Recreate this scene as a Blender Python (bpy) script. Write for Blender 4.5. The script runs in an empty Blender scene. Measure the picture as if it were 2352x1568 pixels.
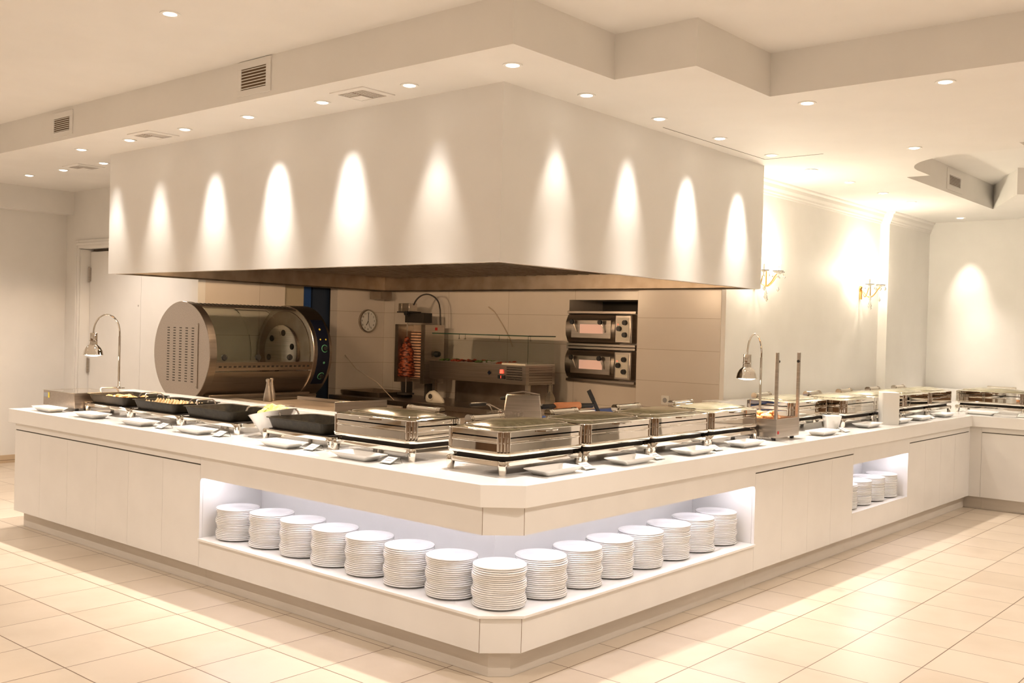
import bpy, math, random
from mathutils import Vector, Matrix
from mathutils.geometry import tessellate_polygon
random.seed(7)
C = bpy.context.scene.collection
S = bpy.context.scene
PI = math.pi
R = math.radians

# ---------------------------------------------------------------- camera, world, exposure
def cam_axes(yaw, pit, rol):
    cy, sy, cp, sp = math.cos(yaw), math.sin(yaw), math.cos(pit), math.sin(pit)
    f = Vector((sy*cp, cy*cp, sp)); r = Vector((cy, -sy, 0)); u = r.cross(f)
    return r*math.cos(rol)+u*math.sin(rol), -r*math.sin(rol)+u*math.cos(rol), f
r_, u_, f_ = cam_axes(R(-40.46983), R(-0.700219), R(1.501679))
cd = bpy.data.cameras.new('camera'); cam = bpy.data.objects.new('camera', cd); C.objects.link(cam)
m = Matrix((r_, u_, -f_)).transposed().to_4x4(); m.translation = Vector((2.882, -3.366, 1.58))
cam.matrix_world = m
cd.sensor_width = 36; cd.lens = 36*2328.05/2352; cd.clip_start = .05; cd.clip_end = 60
S.camera = cam
w = bpy.data.worlds.new('world'); S.world = w; w.use_nodes = True
w.node_tree.nodes['Background'].inputs[0].default_value = (1, .8, .6, 1)
w.node_tree.nodes['Background'].inputs[1].default_value = .05
S.view_settings.view_transform = 'Standard'; S.view_settings.look = 'None'
S.view_settings.gamma = 1; S.view_settings.use_curve_mapping = False
S.view_settings.exposure = 0.30
WARM = (1.0, .872, .775)
SPOT_W = 56.0
KITCHEN_W = 58.0

# ---------------------------------------------------------------- materials
def mat(name, col, rough=.5, metal=0, emit=0, ecol=None, trans=0, ior=1.45, coat=0, alpha=1, spec=.5):
    M = bpy.data.materials.new(name); M.use_nodes = True
    b = M.node_tree.nodes['Principled BSDF']
    b.inputs['Base Color'].default_value = (*col, 1); b.inputs['Roughness'].default_value = rough
    b.inputs['Metallic'].default_value = metal; b.inputs['IOR'].default_value = ior
    b.inputs['Transmission Weight'].default_value = trans; b.inputs['Coat Weight'].default_value = coat
    b.inputs['Alpha'].default_value = alpha
    b.inputs['Specular IOR Level'].default_value = spec
    if emit:
        b.inputs['Emission Color'].default_value = (*(ecol or col), 1); b.inputs['Emission Strength'].default_value = emit
    return M
def N(M, t, **k):
    n = M.node_tree.nodes.new(t)
    for a, v in k.items(): setattr(n, a, v)
    return n
def L(M, a, b): M.node_tree.links.new(a, b)
def B(M): return M.node_tree.nodes['Principled BSDF']
def noisy(M, c1, c2, scale=(8, 8, 8), detail=4, lo=.35, hi=.65, bump=0, rough=None):
    tc = N(M, 'ShaderNodeTexCoord'); mp = N(M, 'ShaderNodeMapping'); mp.inputs['Scale'].default_value = scale
    nz = N(M, 'ShaderNodeTexNoise'); nz.inputs['Scale'].default_value = 1; nz.inputs['Detail'].default_value = detail
    cr = N(M, 'ShaderNodeValToRGB'); e = cr.color_ramp.elements
    e[0].position = lo; e[0].color = (*c1, 1); e[1].position = hi; e[1].color = (*c2, 1)
    L(M, tc.outputs['Object'], mp.inputs[0]); L(M, mp.outputs[0], nz.inputs['Vector']); L(M, nz.outputs[0], cr.inputs[0])
    L(M, cr.outputs[0], B(M).inputs['Base Color'])
    if bump:
        bp = N(M, 'ShaderNodeBump'); bp.inputs['Strength'].default_value = bump; bp.inputs['Distance'].default_value = .002
        L(M, nz.outputs[0], bp.inputs['Height']); L(M, bp.outputs[0], B(M).inputs['Normal'])
    if rough:
        mr = N(M, 'ShaderNodeMapRange'); mr.inputs[3].default_value = rough[0]; mr.inputs[4].default_value = rough[1]
        L(M, nz.outputs[0], mr.inputs[0]); L(M, mr.outputs[0], B(M).inputs['Roughness'])
    return M
def tiles(name, c1, c2, grout, sx, sy, ox, oy, axes, gap=.004, rough=.3, gx=1.0):
    """procedural rectangular tiles; axes = the two object-space axes that carry the pattern"""
    M = mat(name, c1, rough)
    tc = N(M, 'ShaderNodeTexCoord'); sp = N(M, 'ShaderNodeSeparateXYZ'); L(M, tc.outputs['Object'], sp.inputs[0])
    lines = []; cells = []
    for ax, s, o, g in ((axes[0], sx, ox, gap*gx), (axes[1], sy, oy, gap)):
        a = N(M, 'ShaderNodeMath', operation='SUBTRACT'); a.inputs[1].default_value = o; L(M, sp.outputs[ax], a.inputs[0])
        d = N(M, 'ShaderNodeMath', operation='DIVIDE'); d.inputs[1].default_value = s; L(M, a.outputs[0], d.inputs[0])
        fl = N(M, 'ShaderNodeMath', operation='FLOOR'); L(M, d.outputs[0], fl.inputs[0]); cells.append(fl)
        fr = N(M, 'ShaderNodeMath', operation='PINGPONG'); fr.inputs[1].default_value = .5; L(M, d.outputs[0], fr.inputs[0])
        lt = N(M, 'ShaderNodeMath', operation='LESS_THAN'); lt.inputs[1].default_value = g/s/2; L(M, fr.outputs[0], lt.inputs[0]); lines.append(lt)
    mx = N(M, 'ShaderNodeMath', operation='MAXIMUM'); L(M, lines[0].outputs[0], mx.inputs[0]); L(M, lines[1].outputs[0], mx.inputs[1])
    cb = N(M, 'ShaderNodeCombineXYZ'); L(M, cells[0].outputs[0], cb.inputs[0]); L(M, cells[1].outputs[0], cb.inputs[1])
    wn = N(M, 'ShaderNodeTexWhiteNoise'); L(M, cb.outputs[0], wn.inputs['Vector'])
    nz = N(M, 'ShaderNodeTexNoise'); nz.inputs['Scale'].default_value = 3.5; nz.inputs['Detail'].default_value = 6
    mp = N(M, 'ShaderNodeVectorMath', operation='ADD'); L(M, tc.outputs['Object'], mp.inputs[0]); L(M, wn.outputs['Color'], mp.inputs[1]); L(M, mp.outputs[0], nz.inputs['Vector'])
    av = N(M, 'ShaderNodeMath', operation='MULTIPLY_ADD'); L(M, wn.outputs['Value'], av.inputs[0]); av.inputs[1].default_value = .35; L(M, nz.outputs[0], av.inputs[2])
    cr = N(M, 'ShaderNodeValToRGB'); e = cr.color_ramp.elements; e[0].position = .35; e[0].color = (*c1, 1); e[1].position = .85; e[1].color = (*c2, 1)
    L(M, av.outputs[0], cr.inputs[0])
    mi = N(M, 'ShaderNodeMix', data_type='RGBA'); L(M, mx.outputs[0], mi.inputs['Factor']); L(M, cr.outputs[0], mi.inputs['A']); mi.inputs['B'].default_value = (*grout, 1)
    L(M, mi.outputs['Result'], B(M).inputs['Base Color'])
    bp = N(M, 'ShaderNodeBump'); bp.inputs['Strength'].default_value = .4; bp.inputs['Distance'].default_value = -.001
    L(M, mx.outputs[0], bp.inputs['Height']); L(M, bp.outputs[0], B(M).inputs['Normal'])
    return M

PAINT = noisy(mat('cream_paint', (.8, .8, .8), .6), (.80, .785, .75), (.83, .815, .78), (3, 3, 3))
CEIL = noisy(mat('ceiling_paint', (.8, .8, .8), .75), (.81, .795, .76), (.84, .825, .79), (2, 2, 2))
HOODP = noisy(mat('hood_paint', (.8, .8, .8), .45), (.81, .80, .775), (.84, .83, .805), (2, 2, 2))
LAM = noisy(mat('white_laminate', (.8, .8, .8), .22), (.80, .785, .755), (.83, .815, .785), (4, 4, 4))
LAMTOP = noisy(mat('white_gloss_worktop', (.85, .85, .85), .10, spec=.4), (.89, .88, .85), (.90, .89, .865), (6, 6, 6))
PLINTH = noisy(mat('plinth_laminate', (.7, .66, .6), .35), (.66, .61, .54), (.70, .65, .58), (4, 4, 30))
DARKGAP = mat('dark_gap', (.05, .035, .02), .8)
DUCT = mat('shaded_duct', (.20, .13, .075), .8)
FLOOR = tiles('floor_tile', (.54, .455, .35), (.61, .525, .42), (.16, .10, .06), .405, .405, .04, .03, (0, 1), gap=.0055, rough=.32)
SKIRT = tiles('skirting_tile', (.55, .42, .28), (.6, .47, .32), (.2, .14, .08), .405, .405, .04, .03, (1, 2), gap=.005)
TILEX = tiles('kitchen_tile', (.70, .64, .57), (.74, .68, .61), (.42, .35, .28), .84, .279, -3.80, 1.169, (0, 2), gap=.0035, rough=.22)
TILEY = tiles('kitchen_tile_side', (.70, .64, .57), (.74, .68, .61), (.42, .35, .28), .84, .279, 4.40, 1.169, (1, 2), gap=.0035, rough=.22)
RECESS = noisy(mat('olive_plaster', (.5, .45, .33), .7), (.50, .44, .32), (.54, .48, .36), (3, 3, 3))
DARKREFL = noisy(mat('dark_reflection_panel', (.2, .1, .05), .4), (.14, .08, .04), (.22, .13, .07), (2, 2, 30))  # brown for the added panels that the chrome reflects
PORC = mat('white_porcelain', (.88, .88, .86), .12, coat=.4)
PORCB = noisy(mat('glazed_dinner_plate', (.8, .8, .8), .15, coat=.3), (.80, .80, .80), (.86, .85, .83), (6, 6, 200))
STEEL = noisy(mat('brushed_steel', (.5, .47, .43), .32, 1), (.44, .40, .35), (.54, .49, .44), (3, 3, 120), rough=(.24, .38))
STEELX = noisy(mat('brushed_steel_long', (.5, .47, .43), .32, 1), (.42, .37, .32), (.50, .45, .40), (120, 3, 120), rough=(.26, .38))
DSTEEL = noisy(mat('dull_steel', (.3, .26, .22), .42, 1), (.30, .25, .20), (.40, .34, .28), (6, 6, 6), rough=(.35, .5))
CHROME = noisy(mat('polished_chrome', (.8, .78, .74), .035, 1), (.70, .66, .60), (.76, .72, .66), (5, 5, 5))
BLACKPAN = noisy(mat('black_enamel_pan', (.03, .028, .02), .5, spec=.25), (.016, .013, .008), (.032, .026, .016), (30, 30, 30), bump=.2)
BLACK = mat('black_plastic', (.02, .02, .02), .35)
DARKB = mat('blackened_iron', (.035, .028, .022), .6)
NAVY = mat('navy_control_panel', (.008, .010, .022), .3, spec=.3)
BLUE = mat('blue_door_paint', (.015, .07, .26), .4)
NAVYD = mat('dark_blue_door_paint', (.02, .035, .07), .5)
BLUEB = mat('blue_chopping_plastic', (.03, .10, .40), .4)
WOOD = noisy(mat('rolling_pin_wood', (.5, .2, .1), .45), (.55, .22, .10), (.65, .30, .14), (4, 40, 40))
PAPER = mat('white_card', (.85, .85, .82), .6)
ACRYL = mat('clear_acrylic', (.95, .97, .95), .05, trans=1, ior=1.2)
GLASS = mat('clear_glass', (.95, .98, .95), .02, trans=1, ior=1.05)
BULB = mat('downlight_lamp', (1, .93, .8), .4, emit=9, ecol=(1, .90, .74))
FILLGLOW = mat('hood_fill_glow', (1, .9, .75), .4, emit=3, ecol=(1, .84, .62))  # glow of the fill lamps added inside the hood
CANDLE = mat('candle_bulb', (1, .9, .7), .3, emit=26, ecol=(1, .84, .58))
LED = mat('led_strip', (1, 1, 1), .4, emit=21, ecol=(.92, .88, 1.0))
GOLD = mat('gilt_brass', (.75, .5, .18), .25, 1)
CRYSTAL = mat('cut_crystal', (1, .98, .94), .02, trans=.9, ior=1.5)
RED = mat('red_sticker', (.6, .03, .03), .4)
YEL = mat('yellow_sticker', (.8, .65, .08), .4)
GREY = mat('grey_print', (.35, .36, .38), .5)
LIDGLASS = mat('steamed_glass', (.34, .33, .24), .16, coat=.15)
noisy(LIDGLASS, (.045, .036, .018), (.125, .105, .058), (70, 22, 70), 6, .35, .68)
LIDPALE = mat('misted_glass', (.5, .5, .4), .2, coat=.15)
noisy(LIDPALE, (.27, .25, .16), (.38, .36, .25), (6, 6, 6), 4)
MEAT = noisy(mat('roast_meat', (.4, .1, .04), .4), (.05, .010, .006), (.55, .13, .05), (26, 26, 60), 6, .40, .66, bump=.6)
BURN = noisy(mat('ceramic_burner', (.6, .4, .25), .7, emit=.10, ecol=(1, .35, .15)), (.50, .30, .18), (.62, .42, .26), (20, 20, 20))
SAUS = noisy(mat('sausage_skin', (.6, .15, .08), .35), (.5, .10, .05), (.75, .28, .16), (30, 30, 30))
FRIED = noisy(mat('fried_crust', (.7, .4, .15), .6), (.55, .27, .09), (.82, .52, .25), (40, 40, 40), bump=.5)
TOAST = noisy(mat('toasted_wedge', (.8, .6, .3), .6), (.72, .50, .24), (.88, .72, .45), (50, 50, 50))
LEMON = noisy(mat('lemon_flesh', (.9, .75, .2), .4), (.86, .66, .16), (.92, .84, .42), (40, 40, 40))
LIME = mat('lime_peel', (.25, .5, .08), .4)
SALADR = mat('grated_red_salad', (.6, .1, .05), .6)
SALADG = mat('green_salad', (.2, .32, .1), .6)
SALADW = mat('white_salad', (.75, .7, .6), .6)
ORANGEF = noisy(mat('roasted_food', (.7, .3, .1), .45), (.50, .16, .05), (.88, .50, .22), (30, 30, 30), bump=.5)
HEAT = mat('oven_glow_glass', (.6, .35, .25), .2, emit=.3, ecol=(1, .6, .42))
REDL = mat('red_indicator', (.6, .02, .02), .3, emit=3, ecol=(1, .06, .03))
CREAMP = mat('cream_plastic', (.72, .68, .58), .35)
SAUCE = mat('yellow_dip', (.85, .75, .35), .4)
CABLE = mat('cable_black', (.04, .03, .025), .5)
CABLEW = mat('cable_pale', (.6, .5, .4), .5)
MARBLE = mat('pale_green_ring', (.1, .35, .2), .4)
GEDGE = mat('dark_green_glass_edge', (.015, .05, .03), .2)

# ---------------------------------------------------------------- mesh builder
class MB:
    def __init__(s): s.v = []; s.f = []
    def add(s, vs, fs):
        o = len(s.v); s.v += [Vector(v) for v in vs]; s.f += [tuple(i+o for i in f) for f in fs]; return s
    def box(s, x0, x1, y0, y1, z0, z1):
        return s.add([(x, y, z) for z in (z0, z1) for y in (y0, y1) for x in (x0, x1)],
                     [(0, 2, 3, 1), (4, 5, 7, 6), (0, 1, 5, 4), (2, 6, 7, 3), (0, 4, 6, 2), (1, 3, 7, 5)])
    def prism(s, poly, z0, z1):
        n = len(poly)
        return s.add([(x, y, z0) for x, y in poly]+[(x, y, z1) for x, y in poly],
                     [tuple(range(n))[::-1], tuple(range(n, 2*n))]+[(i, (i+1) % n, (i+1) % n+n, i+n) for i in range(n)])
    def loft(s, rings, cap0=True, cap1=True):
        n = len(rings[0]); vs = [p for r in rings for p in r]; fs = []
        for k in range(len(rings)-1):
            for i in range(n):
                a = k*n+i; b = k*n+(i+1) % n; fs.append((a, b, b+n, a+n))
        if cap0: fs.append(tuple(range(n))[::-1])
        if cap1: fs.append(tuple(range((len(rings)-1)*n, len(rings)*n)))
        return s.add(vs, fs)
    def rr(s, prof, n=5, cap0=True, cap1=True, cx=0, cy=0):
        """rounded-rectangle loft; prof = (half x, half y, corner radius, z)"""
        rings = []
        for hx, hy, r, z in prof:
            r = max(min(r, hx*.999, hy*.999), .0005); ring = []
            for q, (sx, sy) in enumerate(((1, 1), (-1, 1), (-1, -1), (1, -1))):
                for i in range(n+1):
                    a = (q+i/n)*PI/2
                    ring.append((cx+sx*(hx-r)+r*math.cos(a), cy+sy*(hy-r)+r*math.sin(a), z))
            rings.append(ring)
        return s.loft(rings, cap0, cap1)
    def lathe(s, prof, n=24, c=(0, 0, 0), cap0=True, cap1=True, axis='z', a0=0):
        rings = []
        for r, z in prof:
            ring = []
            for i in range(n):
                a = a0+2*PI*i/n; x, y = r*math.cos(a), r*math.sin(a)
                p = {'z': (x, y, z), 'y': (x, z, -y), 'x': (z, x, y)}[axis]
                ring.append((p[0]+c[0], p[1]+c[1], p[2]+c[2]))
            rings.append(ring)
        return s.loft(rings, cap0, cap1)
    def tube(s, pts, r, n=8, cap=True):
        pts = [Vector(p) for p in pts]; rings = []; up = None
        for i, p in enumerate(pts):
            t = (pts[min(i+1, len(pts)-1)]-pts[max(i-1, 0)]).normalized()
            if up is None:
                up = Vector((0, 0, 1)) if abs(t.z) < .9 else Vector((1, 0, 0))
            sd = t.cross(up).normalized(); up = sd.cross(t).normalized()
            rr = r[i] if isinstance(r, (list, tuple)) else r
            rings.append([p+(sd*math.cos(2*PI*k/n)+up*math.sin(2*PI*k/n))*rr for k in range(n)])
        return s.loft(rings, cap, cap)
    def blob(s, c, r, n=8, m=5, jit=.15, sq=(1, 1, 1)):
        rings = []
        for j in range(m+1):
            th = PI*(j+.001)/(m+.002)
            rings.append([(c[0]+sq[0]*r*math.sin(th)*math.cos(2*PI*i/n)*(1+random.uniform(-jit, jit)),
                           c[1]+sq[1]*r*math.sin(th)*math.sin(2*PI*i/n)*(1+random.uniform(-jit, jit)),
                           c[2]-sq[2]*r*math.cos(th)*(1+random.uniform(-jit, jit)*.5)) for i in range(n)])
        return s.loft(rings)
    def xf(s, M, start=0):
        for i in range(start, len(s.v)): s.v[i] = M @ s.v[i]
        return s
    def build(s, name, m_, parent=None, smooth=True, bev=0, ang=32):
        me = bpy.data.meshes.new(name); me.from_pydata([tuple(v) for v in s.v], [], s.f); me.validate()
        me.materials.append(m_); o = bpy.data.objects.new(name, me); C.objects.link(o)
        if smooth:
            me.shade_smooth(); me.set_sharp_from_angle(angle=R(ang))
        if bev:
            b = o.modifiers.new('bevel', 'BEVEL'); b.width = bev; b.segments = 2; b.limit_method = 'ANGLE'; b.harden_normals = False
        if parent: o.parent = parent
        return o
def tag(o, label=None, cat=None, group=None, kind=None):
    if label: o['label'] = label
    if cat: o['category'] = cat
    if group: o['group'] = group
    if kind: o['kind'] = kind
    return o
def thing(name, label, cat, loc=(0, 0, 0), rz=0, group=None):
    o = bpy.data.objects.new(name, None); C.objects.link(o); o.empty_display_size = .05
    o.location = loc; o.rotation_euler = (0, 0, rz)
    return tag(o, label, cat, group)
def struct(o): o['kind'] = 'structure'; return o
def copy_tree(o, parent=None):
    c = o.copy(); C.objects.link(c)
    if parent: c.parent = parent
    for ch in [x for x in o.children]: copy_tree(ch, c)
    return c
def rotx(a): return Matrix.Rotation(a, 4, 'X')
def roty(a): return Matrix.Rotation(a, 4, 'Y')
def rotz(a): return Matrix.Rotation(a, 4, 'Z')
def T(*p): return Matrix.Translation(Vector(p))
def text_part(txt, size, M, m_, parent, name='numeral', depth=.0006):
    cu = bpy.data.curves.new(name, 'FONT'); cu.body = txt; cu.size = size; cu.extrude = depth; cu.align_x = 'CENTER'; cu.align_y = 'CENTER'
    to = bpy.data.objects.new(name+'_tmp', cu); C.objects.link(to)
    dg = bpy.context.evaluated_depsgraph_get(); dg.update()
    me = bpy.data.meshes.new_from_object(to.evaluated_get(dg)); bpy.data.objects.remove(to)
    me.transform(M); me.materials.clear(); me.materials.append(m_)
    o = bpy.data.objects.new(name, me); C.objects.link(o); o.parent = parent; return o

# ---------------------------------------------------------------- setting: shell of the room
ZL, ZU = 2.97, 3.22
X0, X1, Y0, Y1 = -8.3, 6.5, -8.0, 9.03
struct(MB().box(X0-.2, X1+.2, Y0-.2, Y1+.2, -.1, 0).build('floor', FLOOR, smooth=False))
def poly_flat(mb, outer, holes, z, flip=False):
    ps = [[Vector((x, y, 0)) for x, y in outer]]+[[Vector((x, y, 0)) for x, y in h] for h in holes]
    tri = tessellate_polygon(ps); pts = [p for q in ps for p in q]
    mb.add([(p.x, p.y, z) for p in pts], [tuple(t[::-1]) if flip else tuple(t) for t in tri])
def fascia(mb, pts, closed=False):
    n = len(pts)
    for i in range(n if closed else n-1):
        a = pts[i]; b = pts[(i+1) % n]
        mb.add([(*a, ZL), (*b, ZL), (*b, ZU), (*a, ZU)], [(0, 1, 2, 3)])
edge = [(X0, .385), (-.36, .385), (-.36, 1.245), (.157, 1.245), (.157, 2.08), (X1, 2.08)]
cof = [(-.225, 5.43), (-.03, 5.43)]
cof += [(.55-.58*math.cos(a), 5.15-.62*math.sin(a)) for a in [R(x) for x in range(4, 88, 8)]]
cof += [(.95, 4.50), (.95, 4.27), (3.2, 4.27), (3.2, 7.2), (1.6, 7.2), (.55, 7.2), (.27, 6.95), (-.225, 8.0)]
lo = MB(); poly_flat(lo, edge+[(X1, Y1), (X0, Y1)], [cof], ZL)
fascia(lo, edge); fascia(lo, cof, True)
cl = struct(lo.build('ceiling', CEIL, smooth=False))
struct(MB().box(X0-.2, X1+.2, Y0-.2, Y1+.2, ZU, ZU+.1).build('ceiling', CEIL, smooth=False))
# hairline access-panel joint in the ceiling beside the hood
jt = MB().box(-.832, -.828, 2.5, 4.0, ZL-.0015, ZL+.002); jt.box(-.83, -.35, 3.998, 4.002, ZL-.0015, ZL+.002)
struct(jt.build('trim_2', DARKGAP, smooth=False))
# walls
KYE = 5.10
struct(MB().box(X0-.2, X0, Y0, 2.02, 0, ZU).build('wall_left', PAINT, smooth=False))
struct(MB().box(X0, X0+.16, Y0, 2.02, 2.72, ZL).build('trim_3', PAINT, smooth=False))
struct(MB().box(X0, X0+.015, Y0, 2.02, 0, .085).build('baseboard_left', SKIRT, smooth=False))
dwy = 2.02
wl = MB().box(X0-.2, -7.98, dwy, dwy+.3, 0, ZL); wl.box(-7.98, -5.78, dwy, dwy+.3, 2.34, ZL); wl.box(-5.78, -5.65, dwy, dwy+.08, 0, ZL)
struct(wl.build('wall_back', PAINT, smooth=False))
struct(MB().box(X1, X1+.2, Y0, Y1, 0, ZU).build('wall_right', PAINT, smooth=False))
struct(MB().box(X0, X1, Y0-.2, Y0, 0, ZU).build('wall_front', PAINT, smooth=False))
# long cream wall with the sconces, its thicker end, far wall with a shallow projection
struct(MB().box(-1.5, -1.3, KYE, 7.72, 0, ZL).build('wall_side', PAINT, smooth=False))
struct(MB().box(-1.5, -1.2, 7.72, Y1+.2, 0, ZL).build('wall_side', PAINT, smooth=False))
fw = MB().box(-1.2, X1, Y1, Y1+.2, 0, ZL); fw.box(-.21, X1, Y1-.08, Y1, 0, ZL)
struct(fw.build('wall_far', PAINT, smooth=False))
struct(MB().box(X1-.03, X1, Y0, 5, .1, 1.25).build('reflection_panel_right', DARKREFL, smooth=False)); struct(MB().box(X0+.5, X1, Y0, Y0+.03, .1, 1.9).build('reflection_panel_front', DARKREFL, smooth=False))  # unseen dark panels added to give the chrome dark reflections
# cornice along the sconce wall
def cornice(y0, y1, x):
    prof = [(0, 0), (.008, 0), (.010, .02), (.018, .026), (.020, .045), (.034, .07), (.038, .10), (.056, .115), (.060, .13), (0, .13)]
    mb = MB(); a = [(x+p, y0, ZL-.13+q) for p, q in prof]; b = [(x+p, y1, ZL-.13+q) for p, q in prof]
    return mb.loft([a, b])
co = cornice(4.30, 7.72, -1.3); c2 = cornice(7.72, Y1, -1.2); co.add(c2.v, c2.f)
struct(co.build('trim_1', CEIL, ang=20))
# kitchen shell: tiled back wall with an oven niche, tiled side wall with a doorway, tiled pier
KX, KY = -5.65, 4.40
kb = MB().box(KX-.2, -3.03, KY, KY+.7, 0, ZL); kb.box(-3.03, -1.5, KY, KY+.7, 1.875, ZL); kb.box(-3.03, -1.5, KY, KY+.7, 0, 1.10)
struct(kb.build('wall_kitchen', TILEX, smooth=False))
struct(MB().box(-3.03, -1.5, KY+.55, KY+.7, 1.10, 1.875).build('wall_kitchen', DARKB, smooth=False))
ks = MB().box(KX-.12, KX, 2.1005, 3.03, 0, ZL); ks.box(KX-.12, KX, 3.36, 3.72, 2.2, ZL); ks.box(KX-.12, KX, 3.72, KY, 0, ZL)
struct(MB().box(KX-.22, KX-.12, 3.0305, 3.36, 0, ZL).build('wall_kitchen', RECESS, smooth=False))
struct(ks.build('wall_kitchen', TILEY, smooth=False))
PIERT = tiles('pier_tile', (.70, .65, .59), (.73, .68, .62), (.42, .35, .28), .84, .279, -2.182, 1.155, (0, 2), gap=.003, rough=.22)
struct(MB().box(-2.182, -1.345, 4.30, KY+.7, 0, ZL).build('wall_pier', PIERT, smooth=False))
struct(MB().box(-1.342, -1.30, 4.302, KY+.7, 0, ZL).build('wall_pier', PAINT, smooth=False))
struct(MB().box(-1.3455, -1.3415, 4.2985, 4.31, 0, ZL).build('trim_4', PLINTH, smooth=False))
# blue door seen through the doorway
d2 = thing('door_2', None, None, (KX-.14, 3.54, 0)); struct(d2)
MB().box(-.05, -.01, -.30, -.06, 0, 2.2).build('door_leaf', BLUE, d2, smooth=False)
MB().box(-.05, -.02, -.03, .20, 0, 2.2).build('door_leaf', NAVYD, d2, smooth=False)
MB().box(-.09, -.05, -.4, .4, 0, 2.25).build('door_frame', DARKB, d2, smooth=False)
# white double door
d1 = thing('door_1', None, None, (-6.88, dwy, 0)); struct(d1)
MB().box(-1.08, -.002, .11, .15, .01, 2.31).build('door_leaf', PAINT, d1, smooth=False)
MB().box(.002, 1.099, .11, .15, .01, 2.31).build('door_leaf', PAINT, d1, smooth=False)
cs = MB().box(-1.19, -1.10, -.02, 0, 0, 2.43); cs.box(-1.10, 1.19, -.02, 0, 2.34, 2.43)
cs.box(-1.16, -1.13, -.03, -.02, 0, 2.40); cs.box(-1.13, 1.13, -.03, -.02, 2.37, 2.40)
cs.build('door_casing', PAINT, d1, bev=.004)
MB().box(-1.10, -1.085, 0, .15, 0, 2.33).build('door_jamb', PAINT, d1, smooth=False)
MB().box(-1.0, 1.08, .10, .15, 2.314, 2.334).build('door_gap', DARKGAP, d1, smooth=False)
for hz in (.5, 1.06, 2.06):
    h = MB().box(-1.085, -1.06, .09, .108, hz-.075, hz+.075); h.lathe([(.008, hz-.085), (.008, hz+.085)], 8, (-1.07, .088, 0))
    tag(h.build('door_hinge', STEEL, d1), 'grey steel door hinge')
MB().lathe([(.009, 0), (.009, .03), (.014, .03), (.014, .045)], 10, (-.05, .11, 1.72), axis='y').xf(Matrix.Identity(4)).build('door_knob', STEEL, d1)

# ---------------------------------------------------------------- extractor hood
HB = 1.96
hood = thing('extractor_hood', 'huge white boxed-in extractor hood hanging over the open kitchen', 'extractor hood', (-3.1, 2.6, HB))
FL, FR, BR, BL = (-5.335, .955), (-.89, .928), (-.97, 4.27), (-5.60, 4.36)
def rel(p, z): return (p[0]+3.1, p[1]-2.6, z-HB)
clad = MB()
t_ = .05
def inner(p, dx, dy): return (p[0]+dx, p[1]+dy)
iFL, iFR, iBR, iBL = inner(FL, t_, t_), inner(FR, -t_, t_), inner(BR, -t_, -t_), inner(BL, t_, -t_)
out = [FL, FR, BR, BL]; inn = [iFL, iFR, iBR, iBL]
vs = [rel(p, HB) for p in out]+[rel(p, ZL) for p in out]+[rel(p, HB) for p in inn]
fs = [(i, (i+1) % 4, (i+1) % 4+4, i+4) for i in range(4)]+[(i, i+8, (i+1) % 4+8, (i+1) % 4) for i in range(4)]
clad.add(vs, fs); clad.build('cladding', HOODP, hood, smooth=False)
sk = MB(); fo = MB()
HT = HB+.17
vs = [rel(p, HB-.002) for p in inn]+[rel(p, HT) for p in inn]
sk.add(vs, [((i+1) % 4, i, i+4, (i+1) % 4+4) for i in range(4)])
for i in range(4):
    a, b = rel(inn[i], HB+.005), rel(inn[(i+1) % 4], HB+.005); sk.tube([a, b], .008, 6)
sk.build('steel_skirt', DSTEEL, hood, smooth=False)
top = MB(); top.add([rel(p, HT) for p in inn], [(0, 1, 2, 3)]); top.build('hood_roof', DARKB, hood, smooth=False)
sr = MB()
for i in range(34):
    x = -2.1+i*.125
    sr.box(x, x+.035, -1.5, 1.6, HT-HB-.03, HT-HB-.004)
sr.build('grease_filter', DSTEEL, hood, smooth=False)
for hx_, hy_ in ((-1.0, -.98), (.2, -.98), (1.2, -.98)):  # fill lamps added to brighten the kitchen, hidden behind the front skirt
    MB().lathe([(.09, HT-HB-.035), (.09, HT-HB-.065), (.07, HT-HB-.07), (.003, HT-HB-.07)], 20, (hx_, hy_, 0), cap1=False).build('hood_fill_lamp', FILLGLOW, hood)
    l_ = bpy.data.lights.new('hood_fill_light', 'POINT'); l_.energy = KITCHEN_W; l_.color = (1, .68, .41); l_.shadow_soft_size = .09
    o_ = bpy.data.objects.new('hood_fill_light', l_); C.objects.link(o_); o_.location = (hx_, hy_, HT-HB-.08); o_.parent = hood
MB().box(-2.46, -2.28, 1.50, 1.66, -.09, -.01).build('junction_box', DSTEEL, hood, smooth=False)

# ---------------------------------------------------------------- buffet counter
CH = .145
def Lpoly(o, xl, yr, back, ch):    # outline of an L-shaped run with a chamfered outer corner, o = setback of the fronts
    return [(xl, o), (-ch-o*.4, o), (-o, ch+o*.4), (-o, yr), (-back, yr), (-back, back), (xl, back)]
wt = MB().prism([(-4.98, 0), (-.152, 0), (0, .138), (0, 6.72), (3.6, 6.72), (3.6, 8.90), (-1.195, 8.90), (-1.195, 4.0), (-.826, 4.0), (-.826, .86), (-4.98, .86)], .778, .88)
tag(wt.build('buffet_worktop', LAMTOP, bev=.002), 'long white gloss worktop of the buffet counter with a cut-off corner', 'worktop')
led = MB().prism([(-4.95, .87), (-.84, .87), (-.84, 3.985), (-.99, 3.985), (-.99, 1.0), (-4.95, 1.0)], 0, 1.0)
tag(led.build('serving_ledge', LAMTOP, bev=.002), 'raised white ledge between the buffet worktop and the kitchen', 'ledge')
up = MB().prism([(-1.36, 4.05), (-1.197, 4.05), (-1.197, 7.72), (-1.197, 8.85), (-1.199, 8.85), (-1.199, 7.715), (-1.298, 7.715), (-1.298, 4.298), (-1.36, 4.298)], .8815, 1.03)
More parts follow.
